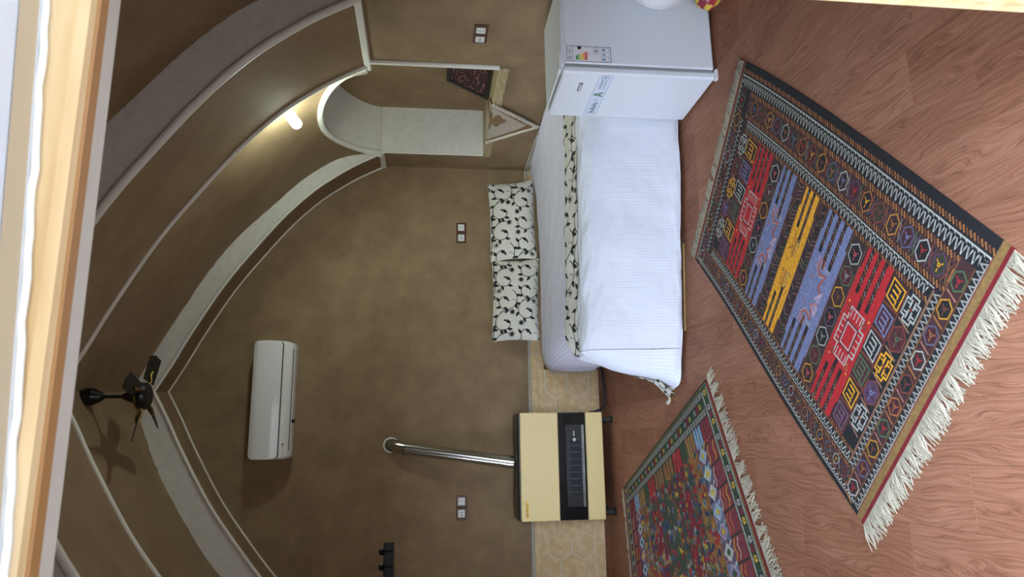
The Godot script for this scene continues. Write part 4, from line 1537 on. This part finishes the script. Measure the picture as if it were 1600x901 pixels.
# ------------------------------------------------------------------ air conditioner
func build_air_conditioner() -> void:
	var w := mat(rgb(230, 230, 227), 0.22)
	var t := thing("air_conditioner", "long white split air conditioner high on the end wall", "air conditioner", v(0.41, 2.62, ZB))
	var o := -v(0.41, 2.62, ZB)
	var x0 := -0.075
	var x1 := 0.888
	# section: (out from wall, height)
	var sec := spline([Vector2(0, 2.628), Vector2(0.10, 2.624), Vector2(0.150, 2.641), Vector2(0.176, 2.668), Vector2(0.190, 2.705), Vector2(0.206, 2.76), Vector2(0.218, 2.83), Vector2(0.223, 2.89), Vector2(0.212, 2.930), Vector2(0.18, 2.951), Vector2(0, 2.956)], 5)
	var at := func(k: float) -> Vector2:
		var q := k * (sec.size() - 1)
		var i := mini(int(q), sec.size() - 2)
		return sec[i].lerp(sec[i + 1], q - i)
	var shell := func(a: float, k: float, off: float) -> Vector3:
		var q: Vector2 = at.call(k)
		var x := lerpf(x0, x1, a)
		var e := minf(x - x0, x1 - x)
		var r := 0.040
		var s := 1.0 if e >= r else 1.0 - (1.0 - sqrt(maxf(0.0, 1.0 - pow((r - e) / r, 2.0)))) * 0.30
		return v(x, 2.79 + (q.y - 2.79) * s, ZB - (q.x + off) * lerpf(0.92, 1.0, s))
	var cut := func(a: float) -> float:   # finer steps at the ends
		return a * 0.6 if a < 0.1 else (1.0 - (1.0 - a) * 0.6 if a > 0.9 else lerpf(0.06, 0.94, (a - 0.1) / 0.8))
	var st := grid(60, 45, func(a: float, b: float): return shell.call(cut.call(a), b, 0.0), null, true)
	for e in [0.0, 1.0]:
		var pts := []
		for k in 46:
			pts.append(shell.call(e, k / 45.0, 0.0))
		poly(st, pts, v(-1 if e == 0.0 else 1, 0, 0))
	obj("body", st, w, t, o)
	# glossy front panel with rounded corners
	var kb := 0.43
	var kt := 0.85
	st = grid(60, 24, func(a: float, b: float):
		var aa: float = cut.call(a)
		var x := lerpf(x0 + 0.003, x1 - 0.003, aa)
		var e := minf(x - x0 - 0.003, x1 - 0.003 - x)
		var r := 0.036
		var sh := 0.0 if e >= r else (1.0 - sqrt(maxf(0.0, 1.0 - pow((r - e) / r, 2.0)))) * 0.10
		var q: Vector3 = shell.call(0.5, lerpf(kb + sh, kt - sh, b), 0.007)
		return v(x, q.y, -q.z), null, true)
	grid(60, 1, func(a: float, b: float):
		var aa: float = cut.call(a)
		var x := lerpf(x0 + 0.003, x1 - 0.003, aa)
		var e := minf(x - x0 - 0.003, x1 - 0.003 - x)
		var r := 0.036
		var sh := 0.0 if e >= r else (1.0 - sqrt(maxf(0.0, 1.0 - pow((r - e) / r, 2.0)))) * 0.10
		var q: Vector3 = shell.call(0.5, kb + sh, lerpf(-0.004, 0.007, b))
		return v(x, q.y, -q.z), null, true, st)
	obj("front_panel", st, mat(rgb(228, 229, 228), 0.10), t, o)
	st = grid(40, 2, func(a: float, b: float): return shell.call(lerpf(0.004, 0.996, a), lerpf(kb - 0.022, kb - 0.004, b), 0.0015), null, true)
	obj("panel_seam", st, mat(rgb(48, 50, 50), 0.6), t, o)
	st = grid(40, 8, func(a: float, b: float): return shell.call(lerpf(0.075, 0.925, a), lerpf(0.20, kb - 0.05, b), 0.004), null, true)
	for e in [0.0, 1.0]:
		grid(1, 8, func(a: float, b: float): return shell.call(lerpf(0.075, 0.925, e), lerpf(0.20, kb - 0.05, b), lerpf(-0.004, 0.004, a)), null, e > 0.5, st)
	obj("air_flap", st, w, t, o)
	st = grid(40, 2, func(a: float, b: float): return shell.call(lerpf(0.07, 0.93, a), lerpf(0.175, 0.198, b), 0.0012), null, true)
	obj("outlet_slot", st, mat(rgb(60, 60, 60), 0.6), t, o)
	obj("drain_nub", rbox(0.215, 0.245, 2.604, 2.632, ZB - 0.13, ZB - 0.10, 0.005), M.black, t, o)
	obj("indicator", rbox(0.035, 0.048, 2.672, 2.682, ZB - 0.214, ZB - 0.200, 0.002), M.black, t, o)

# ------------------------------------------------------------------ ceiling fan
func build_fan() -> void:
	var hub := v(0.372, 3.45, 5.13)
	var t := thing("ceiling_fan", "small black four blade ceiling fan with gold brackets", "fan", v(hub.x, 3.85, 5.13))
	var o := v(hub.x, 0, 5.13) - v(hub.x, 3.85, 5.13)
	var bl := mat(rgb(20, 18, 18), 0.3)
	var st := begin()
	lathe(st, [Vector2(0.0, 3.700), Vector2(0.012, 3.700), Vector2(0.030, 3.715), Vector2(0.058, 3.77), Vector2(0.062, 3.81), Vector2(0.045, 3.86), Vector2(0.0, 3.86)], 28)
	obj("canopy", st, bl, t, o)
	st = begin()
	lathe(st, [Vector2(0.011, 3.52), Vector2(0.011, 3.72)], 12)
	obj("rod", st, bl, t, o)
	st = begin()
	lathe(st, [Vector2(0.0, 3.50), Vector2(0.050, 3.500), Vector2(0.040, 3.535), Vector2(0.022, 3.575), Vector2(0.012, 3.59)], 24)
	obj("lower_cup", st, bl, t, o)
	st = begin()
	lathe(st, [Vector2(0.0, 3.405), Vector2(0.055, 3.405), Vector2(0.085, 3.418), Vector2(0.095, 3.44), Vector2(0.095, 3.462), Vector2(0.085, 3.485), Vector2(0.05, 3.502), Vector2(0.0, 3.502)], 32)
	var mo := obj("motor", st, bl, t, o)
	st = begin()
	lathe(st, [Vector2(0.0955, 3.468), Vector2(0.0975, 3.470), Vector2(0.0975, 3.474), Vector2(0.094, 3.476)], 32)
	obj("gold_band", st, M.gold, mo)
	for k in 4:
		var ang: float = deg_to_rad([28.0, 122.0, 204.0, 286.0][k])
		var dir := v(cos(ang), 0, sin(ang))
		var side := Vector3.UP.cross(dir).normalized()
		var tilt := (side * cos(0.42) - Vector3.UP * sin(0.42)).normalized()
		var c := Vector3(0, 3.445, 0)
		var nrm := dir.cross(tilt).normalized()
		st = begin()
		var outl := []
		for q in [[0.115, -0.050], [0.30, -0.056], [0.335, -0.010], [0.325, 0.050], [0.115, 0.048]]:
			outl.append(c + dir * q[0] + tilt * q[1] - nrm * 0.003)
		prism(st, outl, nrm, 0.006, 0.001)
		outl.reverse()
		poly(st, outl, -nrm)
		var bd := obj("blade", st, bl, t, o)
		st = begin()
		tube(st, [c + dir * 0.088 - nrm * 0.004, c + dir * 0.125 + tilt * 0.012 - nrm * 0.011, c + dir * 0.16 - tilt * 0.008 - nrm * 0.010, c + dir * 0.20 - nrm * 0.010], [0.010, 0.007, 0.010, 0.005], 8)
		tube(st, [c + dir * 0.088 + nrm * 0.004, c + dir * 0.125 + tilt * 0.012 + nrm * 0.011, c + dir * 0.16 - tilt * 0.008 + nrm * 0.010, c + dir * 0.20 + nrm * 0.010], [0.010, 0.007, 0.010, 0.005], 8)
		obj("gold_bracket", st, M.gold, bd)

# ------------------------------------------------------------------ lamp on the vault
func build_lamp() -> void:
	var z := 4.68
	var y := 2.526
	var foot := v(vx(u_at(QR, y), z, 1), y, z)
	var n := v(-0.80, -0.60, 0.0).normalized()
	var side := n.cross(Vector3.FORWARD).normalized()
	var b := Basis(side, n, side.cross(n).normalized())
	var t := thing("wall_lamp", "lit white bulb in a small holder on the vault above the niche", "lamp", foot)
	var st := begin()
	lathe(st, [Vector2(0.0, -0.01), Vector2(0.036, -0.01), Vector2(0.036, 0.012), Vector2(0.022, 0.024), Vector2(0.020, 0.045), Vector2(0.0, 0.045)], 20, Transform3D(b, Vector3.ZERO))
	obj("holder", st, M.black, t)
	var glow := mat(Color(1, 1, 1), 0.3)
	glow.emission_enabled = true
	glow.emission = Color(0.93, 1.0, 0.95)
	glow.emission_energy_multiplier = 0.25
	st = begin()
	lathe(st, [Vector2(0.0, 0.040), Vector2(0.022, 0.042), Vector2(0.037, 0.058), Vector2(0.039, 0.140), Vector2(0.034, 0.160), Vector2(0.020, 0.172), Vector2(0.0, 0.175)], 24, Transform3D(b, Vector3.ZERO))
	obj("bulb", st, glow, t)
	# LED bulb: throws its light forward from the end of the bulb
	var l := SpotLight3D.new()
	l.name = "bulb_light"
	l.position = n * 0.18
	l.basis = Basis.looking_at(n, Vector3.FORWARD)
	l.spot_angle = 86.0
	l.spot_angle_attenuation = 0.5
	l.light_color = Color(0.93, 1.0, 0.95)
	l.light_energy = 0.048
	l.light_size = 0.04
	l.spot_range = 12.0
	l.spot_attenuation = 2.0
	l.shadow_enabled = true
	t.add_child(l)
	# the weaker light its sides give off
	var w := OmniLight3D.new()
	w.name = "bulb_side_light"
	w.position = n * 0.19
	w.light_color = l.light_color
	w.light_energy = 0.021
	w.light_size = 0.06
	w.omni_range = 12.0
	w.omni_attenuation = 2.0
	w.shadow_enabled = true
	t.add_child(w)

# ------------------------------------------------------------------ rugs
func rug(called: String, label: String, corners: Array, img: Image, sag: Callable, lift: float) -> Node3D:
	# corners: start, end along the length, end + width, start + width
	var c: Vector3 = (corners[0] + corners[1] + corners[2] + corners[3]) / 4.0
	var t := thing(called, label, "rug", c)
	var P := func(a: float, b: float) -> Vector3:
		var p: Vector3 = corners[0].lerp(corners[1], a).lerp(corners[3].lerp(corners[2], a), b)
		var w: Vector3 = (corners[3] - corners[0]).normalized()
		p += w * sag.call(a, b)
		return p - c + Vector3(0, lift, 0)
	var st := grid(60, 40, func(a: float, b: float): return P.call(a, b), func(a: float, b: float): return Vector2(a, b), false)
	var m := tex_mat(img, 0.95)
	# edge turned down to the floor
	for e in [0, 1]:
		grid(60, 1, func(a: float, b: float):
			var p: Vector3 = P.call(a, float(e))
			return p - Vector3(0, (lift - 0.0005) * b, 0), func(a: float, b: float): return Vector2(a, clampf(e, 0.004, 0.996)), e == 0, st)
		grid(1, 40, func(a: float, b: float):
			var p: Vector3 = P.call(float(e), b)
			return p - Vector3(0, (lift - 0.0005) * a, 0), func(a: float, b: float): return Vector2(clampf(e, 0.004, 0.996), b), e == 0, st)
	obj("pile", st, m, t)
	return t

func fringe(t: Node3D, a: Vector3, b: Vector3, out: Vector3, n: int, length: float, sd: int, bunch := 0.5) -> void:
	var r := RandomNumberGenerator.new()
	r.seed = sd
	var st := begin()
	var along := (b - a).normalized()
	var lean := 0.0
	for i in n:
		if i % 7 == 0:
			lean = r.randf_range(-bunch, bunch)
		var p: Vector3 = a.lerp(b, (i + r.randf() * 0.8) / n)
		var l := length * r.randf_range(0.65, 1.1)
		var q := p + (out + along * (lean + r.randf_range(-0.28, 0.28))).normalized() * l * 0.5
		var e := q + (out + along * (lean * 1.3 + r.randf_range(-0.55, 0.55))).normalized() * l * 0.5
		p.y = 0.006
		q.y = r.randf_range(0.005, 0.013)
		e.y = 0.003
		tube(st, [p, q, e], [0.0022, 0.0026, 0.0017], 4, false)
	var f := obj("fringe", st, M.fringe, t)
	f.set_meta("kind", "stuff")
	f.set_meta("label", "cream knotted fringe")

func build_rugs() -> void:
	M.fringe = mat(rgb(178, 168, 146), 0.95)
	var A := v(1.796, 0, 2.925)
	var B := v(0.473, 0, 1.586)
	var C := v(-0.285, 0, 2.396)
	var D := v(1.026, 0, 3.734)
	var r1 := rug("kilim_rug", "long kilim with red, blue and yellow combed bands and a broad black edge", [A, B, C, D], rug_kilim(), func(a: float, b: float): return -0.024 * sin(PI * pow(a, 0.8)) * (1 - b) + (0.012 * sin(TAU * a + 3.3)) * b, 0.007)
	var c := r1.position
	fringe(r1, A - c, D - c, (A - B).normalized(), 420, 0.085, 5, 0.5)
	fringe(r1, B - c, C - c, (B - A).normalized(), 620, 0.088, 6, 0.35)
	var E1 := v(0.345, 0, 3.69)
	var F := v(-0.325, 0, 5.50)
	var G := v(-1.42, 0, 5.28)
	var Hh := v(-0.86, 0, 2.96)
	var r2 := rug("nomad_rug", "dark red rug crowded with small animals and flowers beside the heater", [E1, F, G, Hh], rug_nomad(), func(a: float, b: float): return 0.0, 0.008)
	c = r2.position
	fringe(r2, E1 - c, Hh - c, (E1 - F).normalized(), 520, 0.10, 8, 0.6)
	fringe(r2, F - c, G - c, (F - E1).normalized(), 300, 0.08, 9, 0.7)

# ------------------------------------------------------------------ things in the niche
func build_niche_things() -> void:
	# leaning picture
	var img := Image.create(256, 160, false, Image.FORMAT_RGB8)
	img.fill(rgb(52, 26, 30))
	var r := RandomNumberGenerator.new()
	r.seed = 91
	for k in 420:
		var q := Vector2(r.randf_range(6, 250), r.randf_range(6, 154))
		p_leaf(img, q, r.randf_range(5, 13), r.randf_range(1.5, 3.5), r.randf_range(0, TAU), [rgb(140, 72, 74), rgb(110, 48, 56), rgb(150, 110, 92), rgb(34, 32, 46), rgb(92, 70, 52), rgb(160, 130, 120)][r.randi() % 6])
	p_disc(img, Vector2(180, 80), 44, 46, 0, rgb(98, 70, 56))
	for k in 90:
		var q := Vector2(180, 80) + Vector2(r.randf_range(0, 44), 0).rotated(r.randf_range(0, TAU))
		p_leaf(img, q, 9, 2.5, r.randf_range(0, TAU), [rgb(168, 112, 84), rgb(60, 40, 44), rgb(140, 92, 60)][r.randi() % 3])
	var t := thing("framed_picture", "dark framed carpet picture leaning at the back of the niche", "picture", v(2.775, 1.046, 4.93))
	var xf := Transform3D(Basis(Vector3.UP, -PI / 2) * Basis(Vector3.RIGHT, -0.44), Vector3.ZERO)
	var fr := mat(rgb(28, 22, 20), 0.4)
	var w := 0.70
	var h := 0.375
	for q in [[0.0, 0.016, w, 0.032], [0.0, h - 0.016, w, 0.032], [-w / 2 + 0.016, h / 2, 0.032, h], [w / 2 - 0.016, h / 2, 0.032, h]]:
		obj("frame", box(Vector3(q[0], q[1], 0.0), Vector3(q[2], q[3], 0.022), 0.004, xf), fr, t)
	var st := begin()
	quad_uv(st, xf * Vector3(-w / 2 + 0.03, h - 0.03, 0.002), xf * Vector3(w / 2 - 0.03, h - 0.03, 0.002), xf * Vector3(w / 2 - 0.03, 0.03, 0.002), xf * Vector3(-w / 2 + 0.03, 0.03, 0.002), xf.basis * Vector3.BACK)
	obj("woven_panel", st, tex_mat(img, 0.7), t)
	obj("backing", box(Vector3(0, h / 2, -0.006), Vector3(w - 0.02, h - 0.02, 0.008), 0.0, xf), fr, t)
	# doily: a square cloth laid cornerwise, one corner hanging over the sill
	img = Image.create(256, 256, false, Image.FORMAT_RGB8)
	img.fill(rgb(176, 164, 150))
	var br := rgb(112, 84, 56)
	p_path(img, [Vector2(8, 0), Vector2(128, 226), Vector2(248, 0)], 17, br)
	p_path(img, [Vector2(20, 4), Vector2(128, 206), Vector2(236, 4)], 4, rgb(146, 122, 96))
	var wav := []
	for k in 33:
		wav.append(Vector2(104, 40) + Vector2(34 + 7 * cos(k * TAU / 32 * 4), 0).rotated(k * TAU / 32) * Vector2(1.0, 1.2))
	p_poly(img, wav, rgb(132, 104, 72))
	p_disc(img, Vector2(104, 0), 60, 16, 0, rgb(132, 104, 72))
	weave(img, 44, 0.06)
	t = thing("lace_doily", "beige cloth with brown borders hanging in a point over the niche sill", "cloth", v(2.53, 1.05, 5.2))
	var o := -v(2.53, 1.05, 5.2)
	st = begin()
	grid(24, 24, func(a: float, b: float):
		var d := b * 0.385
		var s := lerpf(-1, 1, a) * 0.335 * (1.0 - b)
		return v(2.521 - 0.010 * sin(a * 9.0) * b - 0.004, 1.050 - d, 5.2 + s), func(a: float, b: float): return Vector2(0.5 + 0.49 * lerpf(-1, 1, a) * (1.0 - b), 0.99 * b), false, st)
	grid(24, 10, func(a: float, b: float):
		var d := b * 0.20
		var s := lerpf(-1, 1, a) * (0.335 - 0.25 * b)
		return v(2.517 + d, 1.051 + 0.004 * sin(a * 8 + b * 3), 5.2 + s), func(a: float, b: float): return Vector2(0.5 + 0.42 * lerpf(-1, 1, a), 0.05 + 0.1 * b), true, st)
	obj("cloth", st, tex_mat(img, 0.9), t, o)
	st = begin()
	var rp := RandomNumberGenerator.new()
	rp.seed = 3
	for s in [-1, 1]:
		var pts := []
		var rad := []
		for k in 60:
			var f := k / 59.0
			pts.append(v(2.512, 1.045 - 0.385 * f + rp.randf_range(-0.005, 0.005), 5.2 + s * 0.335 * (1.0 - f)))
			rad.append(0.012 + 0.005 * (k % 2))
		tube(st, pts, rad, 6)
	obj("crochet_edge", st, mat(rgb(196, 186, 170), 0.95), t, o)
	st = begin()
	tube(st, [v(2.512, 0.665, 5.2), v(2.515, 0.635, 5.2)], [0.006, 0.003], 6)
	obj("thread_end", st, mat(rgb(196, 186, 170), 0.95), t, o)

# ------------------------------------------------------------------ sockets, hooks, bag
func build_small_things() -> void:
	socket_pair("double_socket", v(1.915, 1.226, ZB), 0.0, "double socket in brown frames above the pillows")
	socket_pair("double_socket", v(-0.498, 1.223, ZB), 0.0, "double socket in brown frames above the gas heater")
	socket_pair("double_socket", v(XR, 1.203, 3.98), -PI / 2, "double switch in brown frames on the wall above the fridge")
	# hook rail
	var t := thing("hook_rail", "black metal rail of coat hooks on the end wall", "coat hooks", v(-1.05, 1.82, ZB))
	obj("plate", box(Vector3(0, 0, 0.004), Vector3(0.58, 0.085, 0.008), 0.002), M.black, t)
	for k in 5:
		var x := 0.225 - k * 0.118
		var st := begin()
		tube(st, spline3([Vector3(x, -0.02, 0.006), Vector3(x, -0.01, 0.03), Vector3(x, 0.02, 0.05), Vector3(x, 0.048, 0.062)], 10), 0.006, 8)
		tube(st, spline3([Vector3(x, -0.015, 0.008), Vector3(x, -0.036, 0.024), Vector3(x, -0.034, 0.042), Vector3(x, -0.018, 0.05)], 10), 0.005, 8)
		var hk := obj("hook", st, M.black_gloss, t)
		st = begin()
		lathe(st, [Vector2(0.0, -0.006), Vector2(0.014, -0.006), Vector2(0.024, -0.002), Vector2(0.026, 0.004), Vector2(0.018, 0.010), Vector2(0.006, 0.006), Vector2(0.0, 0.006)], 16, Transform3D(Basis(Vector3.RIGHT, PI / 2), Vector3(x, 0.052, 0.064)))
		obj("knob", st, mat(rgb(46, 46, 48), 0.15, 0.9), hk)
		if k < 4:
			st = begin()
			lathe(st, [Vector2(0.0, 0.0), Vector2(0.004, 0.0), Vector2(0.003, 0.002), Vector2(0.0, 0.003)], 10, Transform3D(Basis(Vector3.RIGHT, PI / 2), Vector3(x - 0.057, 0.012, 0.008)))
			obj("screw", st, M.chrome, t)
	# plastic bag on a patchwork bundle beside the fridge
	var wn := FastNoiseLite.new()
	wn.seed = 71
	wn.frequency = 2.2
	var blob := func(c: Vector3, rx: float, ry: float, rz: float, amp: float) -> SurfaceTool:
		return grid(36, 24, func(a: float, b: float):
			var th: float = a * TAU
			var ph: float = b * PI
			var d := Vector3(cos(th) * sin(ph), cos(ph), sin(th) * sin(ph))
			var k: float = 1.0 + amp * wn.get_noise_3d(d.x * 1.4, d.y * 1.4, d.z * 1.4)
			return c + Vector3(d.x * rx, d.y * ry, d.z * rz) * k, null, false)
	var img := Image.create(128, 64, false, Image.FORMAT_RGB8)
	var pc := [rgb(214, 186, 70), rgb(158, 40, 46), rgb(176, 120, 140), rgb(222, 200, 96), rgb(140, 44, 60)]
	var rr := RandomNumberGenerator.new()
	rr.seed = 12
	for y in 8:
		for x in 10:
			var q := Vector2(x * 13, y * 8)
			p_poly(img, [q, q + Vector2(13, 2), q + Vector2(12, 10), q + Vector2(-1, 9)], pc[rr.randi() % 5])
	t = thing("patchwork_bundle", "yellow and red patchwork bundle on the floor beside the fridge", "bundle", v(2.335, 0, 3.05))
	obj("bundle_cloth", blob.call(Vector3(0, 0.083, 0), 0.155, 0.082, 0.150, 0.12), tex_mat(img, 0.85), t)
	t = thing("plastic_bag", "white translucent plastic bag propped against the fridge side", "bag", v(2.345, 0.168, 3.07))
	var pl := mat(rgb(228, 226, 230), 0.3)
	pl.backlight_enabled = true
	pl.backlight = Color(0.3, 0.3, 0.3)
	obj("bag_body", blob.call(Vector3(0, 0.175, 0), 0.165, 0.172, 0.150, 0.12), pl, t)
	var st := begin()
	tube(st, spline3([Vector3(0, 0.33, 0.0), Vector3(-0.05, 0.40, 0.02), Vector3(0.0, 0.45, 0.02), Vector3(0.05, 0.40, 0.0), Vector3(0.02, 0.33, 0)], 20), [0.012, 0.011, 0.010, 0.010, 0.010, 0.010, 0.010, 0.010, 0.010, 0.010, 0.010, 0.010, 0.010, 0.010, 0.010, 0.010, 0.010, 0.010, 0.010, 0.011, 0.012], 6)
	obj("bag_handle", st, pl, t)
